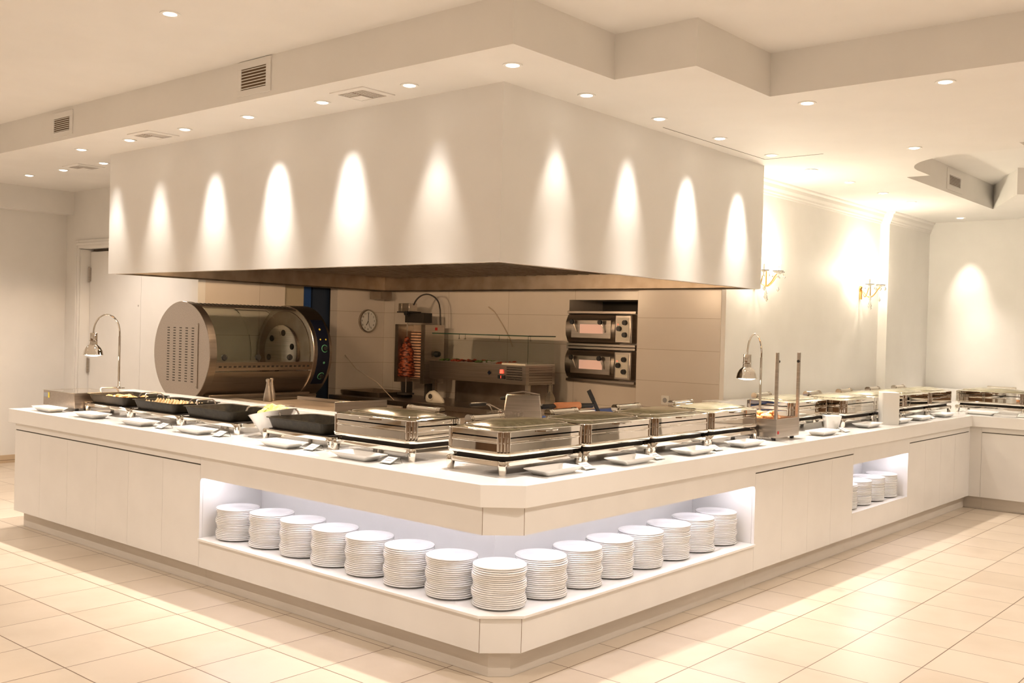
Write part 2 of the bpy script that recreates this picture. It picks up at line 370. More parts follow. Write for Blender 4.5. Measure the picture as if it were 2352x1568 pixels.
tag(up.build('wall_upstand', LAM, bev=.002), 'low white upstand ledge under the wall with the sconces', 'upstand')
up = MB().box(-1.19, 3.6, 8.905, 8.945, 0, 1.02)
tag(up.build('rear_upstand', LAM, bev=.002), 'low white upstand behind the far counter, under the far wall', 'upstand')

def cabinet_run(label, axis, a0, a1, n, front=.02, depth=.83, sgn=1, fixed=None):
    """run of handleless doors; axis 'x': fronts face -y; axis 'y': fronts face +x"""
    t = thing('cabinet_run', label, 'cabinet', (0, 0, 0))
    def bx(mb, p0, p1, d0, d1, z0, z1):
        if axis == 'x': mb.box(p0, p1, d0, d1, z0, z1)
        elif axis == 'y': mb.box(-d1, -d0, p0, p1, z0, z1)
        else: mb.box(p0, p1, fixed+d0, fixed+d1, z0, z1)
    b = MB(); bx(b, a0, a1, front+.02, depth, .118, .776); bx(b, a0, a1, front, front+.02, .731, .776); b.build('carcass', LAM, t, smooth=False)
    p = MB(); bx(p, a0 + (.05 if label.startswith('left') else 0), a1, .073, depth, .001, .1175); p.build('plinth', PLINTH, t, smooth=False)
    g = MB(); bx(g, a0+.004, a1-.002, front+.004, front+.0195, .7245, .7305); g.build('finger_gap', DARKGAP, t, smooth=False)
    for i in range(n):
        d = MB(); bx(d, a0+(a1-a0)*i/n+.0008, a0+(a1-a0)*(i+1)/n-.0008, front, front+.019, .119, .7235); d.build('door', LAM, t, smooth=False)
    return t
cabinet_run('left end cabinet run of six narrow white handleless doors', 'x', -4.90, -2.412, 6)
cabinet_run('white four-door cabinet run between the corner niche and the smaller plate niche', 'y', 2.392, 3.938, 4)
cabinet_run('white cabinet run right of the smaller plate niche, reaching the inner corner', 'y', 5.112, 6.70, 4)
cabinet_run('white cabinet run under the far counter at the right edge', 'f', .085, 3.6, 3, fixed=6.72, depth=.85)
cf = thing('corner_filler', 'plain white filler panel at the inner corner of right and far counter', 'filler panel', (0, 0, 0))
MB().box(-.83, -.02, 6.701, 7.55, .118, .776).box(-.02, .084, 6.74, 7.55, .118, .776).build('panel', LAM, cf, smooth=False)
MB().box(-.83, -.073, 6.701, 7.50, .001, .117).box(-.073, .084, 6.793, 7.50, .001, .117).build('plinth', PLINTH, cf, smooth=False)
# corner niche unit
cn = thing('corner_niche_unit', 'white corner unit of the counter with a long lit niche full of plates', 'cabinet', (0, 0, 0))
MB().prism(Lpoly(.02, -2.411, 2.391, .83, .145), .118, .276).build('lower_panel', LAM, cn, smooth=False)
MB().prism(Lpoly(.005, -2.411, 2.391, .83, .15), .276, .29).build('shelf_board', LAMTOP, cn, bev=.002)
MB().prism(Lpoly(.02, -2.411, 2.391, .83, .145), .65, .776).build('upper_panel', LAM, cn, smooth=False)
MB().prism([(-2.411, .46), (-.46, .46), (-.46, 2.391), (-.83, 2.391), (-.83, .83), (-2.411, .83)], .29, .65).build('niche_back', LAM, cn, smooth=False)
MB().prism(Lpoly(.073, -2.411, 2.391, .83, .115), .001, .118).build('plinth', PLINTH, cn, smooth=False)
for z0, z1 in ((.119, .275), (.651, .775)):
    for x, y in ((-.1535, .0195), (-.0195, .1535)): MB().box(x-.0008, x+.0008, y-.0008, y+.0008, z0, z1).build('panel_joint', DUCT, cn, smooth=False)
ls = MB().box(-2.39, -.20, .075, .090, .640, .6495); ls.box(-.090, -.075, .20, 2.37, .640, .6495)
tag(ls.build('led_strip', LED, cn, smooth=False), 'glowing cool white light strip')
fl_ = MB()
for (x, y, dx, dy) in ((-2.411, 0, 1, 0), (0, 2.391, 0, -1)):
    pts = [(0, 0), (.022, 0), (.0065, -.0065), (0, -.022)]
    if dx: a = [(x+p, .02, .65+q) for p, q in pts]; b_ = [(x+p, .05, .65+q) for p, q in pts]
    else: a = [(-.02, y-p, .65+q) for p, q in pts]; b_ = [(-.05, y-p, .65+q) for p, q in pts]
    fl_.loft([a, b_])
fl_.build('corner_fillet', LAM, cn, smooth=False)
n2 = thing('plate_niche_unit', 'white unit with the smaller lit plate niche on the right counter', 'cabinet', (0, 0, 0))
MB().box(-.83, -.02, 3.939, 5.111, .118, .29).build('lower_panel', LAM, n2, smooth=False)
MB().box(-.83, -.02, 3.939, 5.111, .65, .776).build('upper_panel', LAM, n2, smooth=False)
MB().box(-.83, -.40, 3.939, 5.111, .29, .65).build('niche_back', LAM, n2, smooth=False)
MB().box(-.399, -.020, 5.085, 5.111, .29, .65).build('niche_side', LAM, n2, smooth=False)
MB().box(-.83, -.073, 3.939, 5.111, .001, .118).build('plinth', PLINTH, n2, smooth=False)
tag(MB().box(-.090, -.075, 3.96, 5.07, .640, .6495).build('led_strip', LED, n2, smooth=False), 'glowing cool white light strip')

# ---------------------------------------------------------------- dinner plates
ORD = ['top', 'second', 'third', 'fourth', 'fifth', 'sixth', 'seventh', 'eighth', 'ninth', 'tenth', 'eleventh', 'twelfth', 'thirteenth',
       'fourteenth', 'fifteenth', 'sixteenth', 'seventeenth', 'eighteenth', 'nineteenth', 'twentieth']
PT = .0095
def plate_mesh():
    mb = MB()
    mb.lathe([(.002, .004), (.070, .004), (.072, .0005), (.078, .0005), (.082, .003), (.112, .0075), (.1225, .0082), (.1265, .0098), (.1275, .0125), (.1265, .0158), (.1245, .0170),
              (.122, .0166), (.112, .0128), (.088, .0085), (.060, .0078), (.002, .0078)], 40)
    return mb
pm = plate_mesh().build('dinner_plate', PORCB, ang=50); pm.name = 'dinner_plate'
stack_xy = [(-2.258, .185, 'leftmost stack in the corner niche'), (-1.955, .205, 'second stack from the left niche end'), (-1.66, .20, 'third stack from the left niche end'),
            (-1.37, .19, 'fourth stack from the left niche end'), (-1.085, .185, 'fifth stack from the left niche end'), (-.785, .18, 'second stack left of the corner stack'),
            (-.49, .183, 'stack just left of the corner stack'), (-.205, .205, 'corner stack'), (-.188, .495, 'stack just right of the corner stack'),
            (-.188, .79, 'second stack right of the corner stack'), (-.19, 1.08, 'third stack right of the corner stack'), (-.195, 1.38, 'fourth stack right of the corner stack'),
            (-.20, 1.68, 'third stack from the right niche end'), (-.205, 1.97, 'second stack from the right niche end'), (-.21, 2.255, 'rightmost stack in the corner niche')]
first = True
cnt = [19, 20, 20, 20, 20, 20, 20, 20, 20, 20, 20, 20, 20, 20, 20]
for si, (x, y, nm) in enumerate(stack_xy):
    n = cnt[si]; wob = random.uniform(0, 6)
    for k in range(n):
        o = pm if first else pm.copy()
        if not first: C.objects.link(o)
        first = False
        drift = .0035*math.sin(k*.9+wob)+random.uniform(-.0015, .0015)
        o.location = (x+drift, y+.003*math.cos(k*.7+wob), .2902+k*PT)
        o.rotation_euler = (0, 0, random.uniform(0, 6))
        pos = 'on top of the ' if k == n-1 else ('lowest of the ' if k == 0 else ORD[n-1-k]+' from the top, ')
        tag(o, 'white dinner plate, '+pos+nm, 'plate', 'dinner plates stacked in the corner niche')
st = MB(); base = plate_mesh()
for (x, y) in ((-.13, 4.10), (-.13, 4.42), (-.135, 4.735), (-.14, 5.05-.10+.02)):
    pass
for (x, y) in ((-.19, 4.12), (-.19, 4.40), (-.19, 4.678), (-.19, 4.952)):
    for k in range(19):
        j = random.uniform(-.003, .003); st.add([(v.x+x+j, v.y+y-j, v.z+.2902+k*PT) for v in base.v], base.f)
tag(st.build('plate_stacks', PORCB, ang=50), 'stacks of white plates in the smaller niche on the right counter', 'plates', kind='stuff')

# ---------------------------------------------------------------- chafing dishes
def stand_parts(t, W=.32, Dp=.19):
    rail = MB(); prof = [(W-.012, Dp-.012, .04, .042), (W-.004, Dp-.004, .045, .042), (W, Dp, .05, .046), (W, Dp, .05, .064), (W-.004, Dp-.004, .045, .068), (W-.012, Dp-.012, .04, .068)]
    rail.rr(prof, 5, False, False)
    per = 24; k = len(rail.v)//per
    for i in range(per):       # close the ring on its inner side
        a = i; b = (i+1) % per; rail.f.append((b, a, a+(k-1)*per, b+(k-1)*per))
    rail.build('stand_rail', CHROME, t)
    for sx in (-1, 1):
        for sy in (-1, 1):
            lg = MB().lathe([(.014, 0), (.0165, .003), (.0205, .030), (.0225, .048), (.0215, .060), (.016, .068), (.006, .071)], 16, (sx*(W-.019), sy*(Dp-.019), 0))
            lg.build('leg', CHROME, t)
    MB().rr([(W-.03, Dp-.03, .03, .046), (W-.03, Dp-.03, .03, .086 if W > .319 and Dp > .189 and CHAF[0] else .0715)], 4).build('heater_tray', DARKB, t)
CHAF = [1]
def make_chafer(glass, name='chafing_dish'):
    t = thing(name, None, None)
    stand_parts(t)
    W, Dp = .322, .197
    bd = MB().rr([(W-.03, Dp-.03, .045, .086), (W-.010, Dp-.010, .05, .087), (W+.001, Dp+.001, .055, .093), (W+.004, Dp+.004, .055, .101), (W+.004, Dp+.004, .055, .109), (W-.003, Dp-.003, .05, .113),
                  (W-.004, Dp-.004, .05, .150), (W-.001, Dp-.001, .05, .153), (W-.001, Dp-.001, .05, .158), (W-.004, Dp-.004, .05, .161), (W-.004, Dp-.004, .05, .176), (W-.02, Dp-.02, .04, .178)], 8)
    bd.build('water_pan', CHROME, t)
    for sx in (-1, 1):
        for sy in (-1, 1):
            cx, cy = sx*(W-.054), sy*(Dp-.054); n = 33; oa = []; ia = []
            for i in range(n):
                a = R(6+78*i/(n-1)); ro_ = .0515+.0045*abs(math.sin(math.pi*4*i/(n-1)))
                oa.append((cx+sx*ro_*math.cos(a), cy+sy*ro_*math.sin(a))); ia.append((cx+sx*.046*math.cos(a), cy+sy*.046*math.sin(a)))
            ring = oa+ia[::-1]
            MB().loft([[(x, y, z) for x, y in ring] for z in (.114, .150, .206)]).build('corner_rib', CHROME, t, ang=60)
    ld = MB().rr([(W-.006, Dp-.006, .05, .180), (W-.001, Dp-.001, .05, .183), (W-.001, Dp-.001, .05, .208), (W-.006, Dp-.006, .048, .212), (W-.014, Dp-.014, .045, .213)], 8, False, False)
    lid = ld.build('lid_frame', CHROME, t)
    gm = MB(); nx, ny = 16, 12; W2, D2 = W-.012, Dp-.012
    def dome(u, v): return .2115+.036*(1-abs(u)**3.2)*(1-abs(v)**2.4)
    for j in range(ny+1):
        for i in range(nx+1):
            u, v = -1+2*i/nx, -1+2*j/ny
            k = 1-.055*(abs(u)*abs(v))**4
            gm.v.append(Vector((u*W2*k, v*D2*k, dome(u, v))))
    for j in range(ny):
        for i in range(nx):
            a = j*(nx+1)+i; gm.f.append((a, a+1, a+nx+2, a+nx+1))
    gm.build('lid_glass', glass, t, ang=80)
    bead = MB(); pts = []
    for i in range(49):
        a = 2*PI*i/48; c, s_ = math.cos(a), math.sin(a)
        u = .90*math.copysign(abs(c)**.45, c); v = .86*math.copysign(abs(s_)**.45, s_)
        pts.append((u*W2, v*D2, dome(u, v)+.001))
    bead.tube(pts, .0048, 8, False); bead.build('chrome_bead', CHROME, t)
    h = MB(); r0 = []; r1 = []
    for i in range(13):
        a = PI*i/12; x = -.09*math.cos(a); y = -Dp+.004-.030*math.sin(a)
        r0.append((x, y, .206)); r1.append((x, y, .200))
    h.add(r0+r1, [tuple(range(13))[::-1], tuple(range(13, 26))]+[(i, i+1, i+14, i+13) for i in range(12)]+[(12, 0, 13, 25)])
    h.build('lid_handle', CHROME, t)
    hg = MB(); yb = Dp+.022; zb = .232
    hg.tube([(-.125, yb, zb), (.125, yb, zb)], [.021, .021], 14)
    for x in (-.128, -.116, -.104, .104, .116, .128): hg.tube([(x-.003, yb, zb), (x+.003, yb, zb)], .024, 14)
    hg.box(-.12, .12, Dp-.02, yb, .205, .232)
    hg.build('hinge_bar', CHROME, t)
    return t
chA = make_chafer(LIDGLASS); chB = make_chafer(LIDPALE)
ax = 'chafing dish'
dishes = [  # x, y, rz, kind, label
    (-1.20, .462, 0, 0, 'chrome chafing dish left of the counter corner, facing the left aisle'),
    (-.438, .580, PI/2, 0, 'chrome chafing dish standing at the cut-off counter corner, nearest one'),
    (-.442, 1.242, PI/2, 0, 'chrome chafing dish directly behind the corner one, green food under its lid'),
    (-.446, 1.905, PI/2, 0, 'third chrome chafing dish along the right counter, dark food at its back'),
    (-.452, 2.565, PI/2, 1, 'chrome chafing dish with pale lid just before the carving station'),
    (-.575, 3.99, PI/2, 1, 'chrome chafing dish behind the carving station, reflecting orange food'),
    (-.450, 4.652, PI/2, 1, 'chrome chafing dish right of the small square bowl'),
    (-.450, 5.312, PI/2, 1, 'chrome chafing dish left of and behind the white upright box'),
    (-.450, 5.972, PI/2, 1, 'chrome chafing dish just right of the white upright box'),
    (-.450, 6.632, PI/2, 1, 'last chrome chafing dish on the right counter before the inner corner'),
    (.04, 7.31, 0, 1, 'chrome chafing dish on the far counter, facing the camera'),
    (.74, 7.31, 0, 1, 'chrome chafing dish cut off by the right edge on the far counter')]
used = [0, 0]
for x, y, rz, k, lb in dishes:
    src = (chA, chB)[k]
    o = src if not used[k] else copy_tree(src); used[k] = 1
    o.location = (x, y, .8802); o.rotation_euler = (0, 0, rz)
    tag(o, lb, 'chafing dish', 'chrome chafing dishes on the buffet')

# one lid standing open behind the dishes near the outlet
# ---------------------------------------------------------------- black pans on chrome stands
def make_pan():
    t = thing('roasting_pan', None, None)
    W, Dp, th = .275, .18, .004
    p = MB().rr([(W-.03, Dp-.03, .03, 0), (W-.022, Dp-.022, .035, .004), (W, Dp, .05, .062), (W+.012, Dp+.012, .055, .064), (W+.012, Dp+.012, .055, .068),
                 (W-.006, Dp-.006, .045, .066), (W-.028, Dp-.028, .03, .009), (W-.04, Dp-.04, .03, .007)], 5)
    p.build('pan_body', BLACKPAN, t)
    for s_ in (-1, 1):
        x = s_*(W+.002)
        h = MB().tube([(x, -.07, .066), (x+s_*.012, -.068, .088), (x+s_*.02, -.058, .098), (x+s_*.022, 0, .100), (x+s_*.02, .058, .098), (x+s_*.012, .068, .088), (x, .07, .066)], .0055, 8)
        tag(h.build('pan_handle', STEEL, t), 'steel wire pan handle')
    return t
stand0 = thing('pan_stand', None, None); CHAF[0] = 0; stand_parts(stand0)
pan0 = make_pan()
pans = [(-4.14, .520, 'leftmost black roasting pan, holding fried pieces', 'leftmost chrome stand, under the pan of fried pieces'),
        (-3.465, .505, 'black roasting pan full of toasted bread wedges', 'chrome stand under the pan of bread wedges'),
        (-2.79, .490, 'black roasting pan left of the lemon bowl, nearly empty', 'chrome stand left of the lemon bowl'),
        (-1.865, .475, 'black roasting pan right of the lemon bowl, next to the chafing dishes', 'chrome stand right of the lemon bowl')]
for i, (x, y, lb, ls_) in enumerate(pans):
    s0 = stand0 if i == 0 else copy_tree(stand0); s0.location = (x, y, .8802); tag(s0, ls_, 'stand', 'chrome stands under the black pans')
    p0 = pan0 if i == 0 else copy_tree(pan0); p0.location = (x-.02, y-.005, .8802+.0722); tag(p0, lb, 'pan', 'black roasting pans on the left counter')
ZP = .9625
def food(mb_fn, m_, name, label, cat, group, spots):
    o0 = None
    for i, (x, y, z, rx, rz, lb) in enumerate(spots):
        if o0 is None: o0 = mb_fn().build(name, m_); o = o0
        else: o = o0.copy(); C.objects.link(o)
        o.location = (x, y, z); o.rotation_euler = (rx, 0, rz); tag(o, lb or label, cat, group)
def wedge():
    return MB().loft([[(-.035, -.006, 0), (.035, -.006, 0), (0, -.006, .055)], [(-.035, .006, 0), (.035, .006, 0), (0, .006, .055)]])
sp = []
for i in range(12):
    for j in range(3):
        sp.append((-3.485-.215+i*.039+random.uniform(-.004, .004), .505-.105+j*.085, ZP+.0005 + (.010 if j == 1 else 0), R(random.uniform(-9, 9)), R(90+random.uniform(-14, 14)), None))
food(wedge, TOAST, 'bread_wedge', 'toasted triangular bread wedge among others in the black pan', 'bread', 'toasted bread wedges in the black pan', sp)
sp = [(-4.16+random.uniform(-.17, .17), .515+random.uniform(-.10, .10), ZP+.016+random.uniform(0, .028), 0, random.uniform(0, 6), None) for _ in range(34)]
food(lambda: MB().blob((0, 0, 0), .026, 8, 5, .2, (1.3, .8, .6)), FRIED, 'fried_piece', 'golden fried piece heaped in the leftmost black pan', 'fried food', 'fried pieces in the leftmost pan', sp)
sp = [(x, y, ZP+.012, 0, a, lb) for x, y, a, lb in ((-1.87, .46, .3, 'left sausage of the three in the pan right of the lemon bowl'), (-1.83, .53, .2, 'rear sausage of the three in the pan right of the lemon bowl'), (-1.80, .45, .5, 'right sausage of the three in the pan right of the lemon bowl'),
                                               (-2.74, .50, .9, 'left red sausage in the pan left of the lemon bowl'), (-2.67, .52, .2, 'right red sausage in the pan left of the lemon bowl'))]
food(lambda: MB().tube([(-.05, 0, 0), (-.045, 0, 0), (-.02, .004, .002), (.02, .004, .002), (.045, 0, 0), (.05, 0, 0)], [.003, .010, .013, .013, .010, .003], 10), SAUS, 'sausage', 'red sausage', 'sausage', 'sausages left in the black pans', sp)

# ---------------------------------------------------------------- lemon bowl (slanted rim) and dip bowl
lb_ = thing('salad_bowl', 'deep white porcelain bowl with a slanted rim, filled with lemon wedges', 'bowl', (-2.305, .45, .8802), R(10))
bw = MB(); rings = []
for r, z in [(.055, 0), (.06, .004), (.088, .05), (.116, .10), (.138, .145), (.142, .148), (.134, .142), (.10, .09), (.07, .03), (.02, .02)]:
    rings.append([(r*math.cos(a)*(1+.12*(z/.15)), r*math.sin(a), z*(1+.22*math.cos(a)*(z/.15)) + 0) for a in [2*PI*i/32 for i in range(32)]])
bw.loft(rings).build('bowl_body', PORC, lb_, ang=50)
def lem():
    mb = MB(); a = []; b = []; n = 9
    for i in range(n+1):
        t = PI*i/n; a.append((.034*math.cos(t), 0, .030*math.sin(t)))
    mb.v = [Vector((x, -.014, z)) for x, _, z in a]+[Vector((x*.96, .014, z*.9)) for x, _, z in a]
    m_ = n+1; mb.f = [tuple(range(m_)), tuple(range(m_, 2*m_))[::-1]]+[(i+1, i, i+m_, i+1+m_) for i in range(n)]+[(0, n, 2*n+1, m_)]
    return mb
sp = []
for i in range(26):
    a = random.uniform(0, 2*PI); rr_ = .088*math.sqrt(random.random()); x = rr_*math.cos(a)
    sp.append((-2.305+x, .45+rr_*math.sin(a), .8802+.125+.24*x+random.uniform(0, .06)*(1-rr_/.12), random.uniform(-1, 1), random.uniform(0, 6), None))
food(lem, LEMON, 'lemon_wedge', 'yellow lemon wedge heaped in the slanted white bowl', 'lemon', 'lemon wedges in the slanted bowl', sp)
food(lem, LIME, 'lime_wedge', 'single green lime wedge at the front of the lemon bowl', 'lime', None, [(-2.28, .395, 1.012, -.6, .4, None)])
db = thing('dip_bowl', 'small white square tapered bowl of yellow dip behind the carving station', 'bowl', (-.235, 4.03, .8802), R(40))
MB().rr([(.035, .035, .01, 0), (.04, .04, .012, .004), (.062, .062, .015, .11), (.058, .058, .013, .112), (.052, .052, .012, .10), (.045, .045, .012, .098)], 4).build('bowl_body', PORC, db)
MB().rr([(.051, .051, .012, .098), (.051, .051, .012, .104)], 4).build('yellow_dip', SAUCE, db)

# ---------------------------------------------------------------- rectangular serving dishes
def sdish():
    W, Dp = .105, .050
    return MB().rr([(W-.012, Dp-.012, .012, 0), (W-.004, Dp-.004, .014, .002), (W+.020, Dp+.013, .018, .019), (W+.050, Dp+.020, .012, .031), (W+.050, Dp+.019, .012, .034), (W+.016, Dp+.008, .018, .024), (W-.006, Dp-.007, .014, .006), (W-.012, Dp-.012, .012, .0055)], 4)
sd = sdish().build('serving_dish', PORC, ang=50)
sds = [(-4.60, .135, 0, 'white oblong dish in front of the steel warmer at the left end'), (-3.985, .15, 0, 'white oblong dish in front of the pan of fried pieces'),
       (-3.345, .145, 0, 'white oblong dish in front of the pan of bread wedges'), (-2.705, .165, 0, 'white oblong dish in front of the pan left of the lemon bowl'),
       (-1.815, .16, 0, 'white oblong dish in front of the pan right of the lemon bowl'), (-1.15, .15, 0, 'white oblong dish in front of the chafing dish left of the corner'),
       (-.155, .53, PI/2, 'white oblong dish in front of the corner chafing dish'), (-.135, 1.17, PI/2, 'white oblong dish in front of the second chafing dish on the right'),
       (-.135, 1.83, PI/2, 'white oblong dish in front of the third chafing dish on the right'), (-.135, 2.46, PI/2, 'white oblong dish left of the carving station'),
       (-.13, 3.63, PI/2, 'white oblong dish just right of the carving station'), (-.16, 4.55, PI/2, 'white oblong dish left of the white upright box'),
       (-.15, 5.20, PI/2, 'white oblong dish just behind the white upright box'), (-.14, 5.68, PI/2, 'white oblong dish right of the white upright box'),
       (-.13, 6.30, PI/2, 'white oblong dish by the last chafing dish on the right counter'), (.02, 6.93, 0, 'white oblong dish on the far counter')]
for i, (x, y, rz, lb) in enumerate(sds):
    o = sd if i == 0 else sd.copy()
    if i: C.objects.link(o)
    o.location = (x, y, .8802); o.rotation_euler = (0, 0, rz); tag(o, lb, 'dish', 'white oblong serving dishes')
# small slanted food cards in clear holders
fc = thing('food_card', None, None)
h = MB().loft([[(-.045, -.045, .0), (.045, -.045, .0), (.045, .02, .030), (-.045, .02, .030)], [(-.045, -.0445, .002), (.045, -.0445, .002), (.045, .0205, .032), (-.045, .0205, .032)]])
h.loft([[(-.045, .02, .030), (.045, .02, .030), (.045, .035, 0), (-.045, .035, 0)], [(-.045, .0225, .030), (.045, .0225, .030), (.045, .0375, 0), (-.045, .0375, 0)]])
h.build('card_holder', ACRYL, fc, smooth=False)
def slant(u, v, e): return (u, -.045+v*.065, .0022+v*.030+e)
MB().add([slant(-.036, .1, .0006), slant(.036, .1, .0006), slant(.036, .9, .0006), slant(-.036, .9, .0006), slant(-.036, .1, .0014), slant(.036, .1, .0014), slant(.036, .9, .0014), slant(-.036, .9, .0014)],
         [(3, 2, 1, 0), (4, 5, 6, 7), (0, 1, 5, 4), (1, 2, 6, 5), (2, 3, 7, 6), (3, 0, 4, 7)]).build('printed_card', PAPER, fc, smooth=False)
pl_ = MB()
for v in (.35, .6): pl_.add([slant(-.024, v, .0017), slant(.024, v, .0017), slant(.024, v+.12, .0017), slant(-.024, v+.12, .0017)], [(0, 1, 2, 3)])
pl_.build('card_print', GREY, fc, smooth=False)
fcs = [(-3.07, .165, 0, 'small slanted food card right of the third oblong dish from the left'), (-2.46, .19, 0, 'small slanted food card beside the pan left of the lemon bowl'),
       (-1.59, .205, 0, 'small slanted food card beside the pan right of the lemon bowl'), (-.925, .17, 0, 'small slanted food card before the chafing dish left of the corner'),
       (-.16, .79, PI/2, 'small slanted food card right of the dish at the corner'), (-.15, 1.43, PI/2, 'small slanted food card by the second chafing dish on the right'),
       (-.15, 2.09, PI/2, 'small slanted food card by the third chafing dish on the right'), (-.13, 3.98, PI/2, 'small slanted food card by the dip bowl'),
       (-.14, 5.95, PI/2, 'small slanted food card right of the white upright box'), (.38, 6.95, 0, 'small slanted food card on the far counter')]
for i, (x, y, rz, lb) in enumerate(fcs):
    o = fc if i == 0 else copy_tree(fc); o.location = (x, y, .8802); o.rotation_euler = (0, 0, rz); tag(o, lb, 'food card', 'slanted food cards')
# white upright box on the right counter
bx_ = MB().rr([(.070, .064, .014, 0), (.070, .064, .014, .262), (.064, .058, .010, .264)], 4)
o = bx_.build('upright_box', PAPER); o.location = (-.150, 4.97, .8802); o.rotation_euler = (0, 0, R(35)); tag(o, 'plain white upright box standing on the right counter edge', 'box')

# ---------------------------------------------------------------- heat lamps
def make_lamp():
    t = thing('heat_lamp', None, None)
    MB().lathe([(.045, 0), (.045, .006), (.012, .012), (.0085, .02), (.0085, .40)], 16).build('lamp_pole', CHROME, t)
    pts = [(0, 0, .40)]+[(0, -.105+.105*math.cos(a), .43+.135*math.sin(a)) for a in [PI*i/14 for i in range(15)]]+[(0, -.21, .415)]
    MB().tube(pts, .0062, 10).build('curved_neck', CHROME, t)
    MB().lathe([(.004, .425), (.027, .423), (.028, .420), (.028, .368), (.030, .366), (.030, .362), (.028, .360), (.030, .335), (.052, .315), (.066, .290), (.071, .262), (.074, .258),
                (.070, .258), (.064, .285), (.048, .308), (.020, .330)], 28, (0, -.21, 0)).build('lamp_shade', CHROME, t)
    MB().lathe([(.003, .246), (.030, .248), (.054, .254), (.067, .2605), (.062, .275), (.003, .288)], 24, (0, -.21, 0)).build('lamp_bulb', BULB, t)
    return t
hl = make_lamp(); h2 = copy_tree(hl)
hl.location = (-4.50, .62, 1.045); tag(hl, 'chrome gooseneck heat lamp over the steel warmer at the left end', 'heat lamp', 'chrome gooseneck heat lamps')
h2.location = (-.425, 3.23, 1.045-.02); tag(h2, 'chrome gooseneck heat lamp over the carving station', 'heat lamp', 'chrome gooseneck heat lamps')
def add_spot(name, loc, d, watts, size, blend=.6, col=WARM, rad=.03):
    l = bpy.data.lights.new(name, 'SPOT'); l.energy = watts; l.spot_size = R(size); l.spot_blend = blend; l.color = col; l.shadow_soft_size = rad
    o = bpy.data.objects.new(name, l); C.objects.link(o); o.location = loc
    o.rotation_euler = Vector(d).to_track_quat('-Z', 'Y').to_euler(); return o
for o in (hl, h2):
    lt = add_spot('lamp_beam', (0, -.21, .243), (0, 0, -1), 80, 100, .5, (1, .62, .32), .03); lt.parent = o

# steel warmer box at the left end
wb = thing('food_warmer', 'brushed steel food warmer box at the left end of the counter', 'food warmer', (-4.725, .44, .8802))
MB().box(-.25, .25, -.18, .18, .022, .135).build('warmer_body', STEELX, wb, bev=.003)
for sx in (-1, 1):
    for sy in (-1, 1): MB().lathe([(.012, 0), (.014, .023)], 10, (sx*.21, sy*.14, 0)).build('foot', BLACK, wb)
MB().rr([(.257, .187, .01, .136), (.257, .187, .01, .1375), (.225, .15, .03, .138), (.21, .135, .03, .1355), (.02, .02, .01, .1352)], 4).build('shallow_pan', CHROME, wb)
MB().box(-.24, -.17, -.1815, -.1805, .083, .118).build('rating_label', GREY, wb, smooth=False)
MB().box(-.17, -.145, -.1818, -.1805, .080, .121).build('warning_label', YEL, wb, smooth=False)

# carving / heat station
cv = thing('carving_station', 'square brushed steel carving station with two upright posts', 'carving station', (-.325, 3.08, .8802))
MB().box(-.185, .185, -.175, .175, .020, .032).box(-.185, -.18, -.175, .175, .032, .145).box(.18, .185, -.175, .175, .032, .145).box(-.18, .18, -.175, -.170, .032, .145).box(-.18, .18, .170, .175, .032, .145).build('steel_box', STEEL, cv, smooth=False)
for sx in (-1, 1):
    for sy in (-1, 1): MB().lathe([(.014, 0), (.016, .021)], 12, (sx*.15, sy*.14, 0)).build('foot', BLACK, cv)
for sy in (-1, 1):
    p = MB().box(.165, .184, sy*.165-.010, sy*.165+.010, .145, .59); p.build('post', STEEL, cv, bev=.002)
    MB().lathe([(.010, 0), (.010, .012), (.006, .014)], 12, (.165+.01, sy*.165-sy*.012, .53), axis='y').build('clamp_knob', BLACK, cv)
MB().box(.1855, .187, -.155, -.135, .045, .065).build('red_sticker', RED, cv, smooth=False)
sp = []
for i in range(30):
    sp.append((-.34+random.uniform(-.13, .11), 3.08+random.uniform(-.13, .13), .88+.125+random.uniform(0, .05), random.uniform(-.4, .4), random.uniform(0, 6), None))
MB().box(-.16, .16, -.15, .15, .033, .095).build('inner_tray', DSTEEL, cv, smooth=False)
food(lambda: MB().blob((0, 0, 0), .032, 9, 6, .22, (1.3, .9, .6)), ORANGEF, 'roast_piece', 'orange roasted piece heaped in the carving station', 'roast', 'roasted pieces in the carving station', sp)

# ---------------------------------------------------------------- rotisserie oven
ro = thing('rotisserie_oven', 'drum-shaped steel rotisserie oven with glass front, left of the blue door', 'oven', (-5.185, 1.57, .845))
RC, RR = .455, .452
def drum(y0, y1, r=RR, n=56): return MB().lathe([(r-.004, y0), (r, y0+.004), (r, y1-.004), (r-.004, y1)], n, (0, 0, RC), axis='y')
drum(0, .075).build('end_drum', STEELX, ro)
pl_ = MB().box(-.30, .27, -.006, 0, RC-.31, RC+.26); pl_.build('vent_plate', STEELX, ro, smooth=False)
for i in range(5):
    vs_ = MB()
    for k in range(21): x = -.20+i*.098; z = RC+.215-k*.0235; vs_.box(x-.019, x+.019, -.0068, -.0058, z-.004, z+.004)
    vs_.build('vent_slots', DARKB, ro, smooth=False)
sc_ = MB()
for x in (-.285, .255):
    for z in (RC-.295, RC+.245): sc_.lathe([(.005, -.009), (.005, -.006)], 8, (x, 0, z), axis='y')
sc_.build('screw', CHROME, ro)
drum(1.12, 1.34).build('end_drum', STEELX, ro)
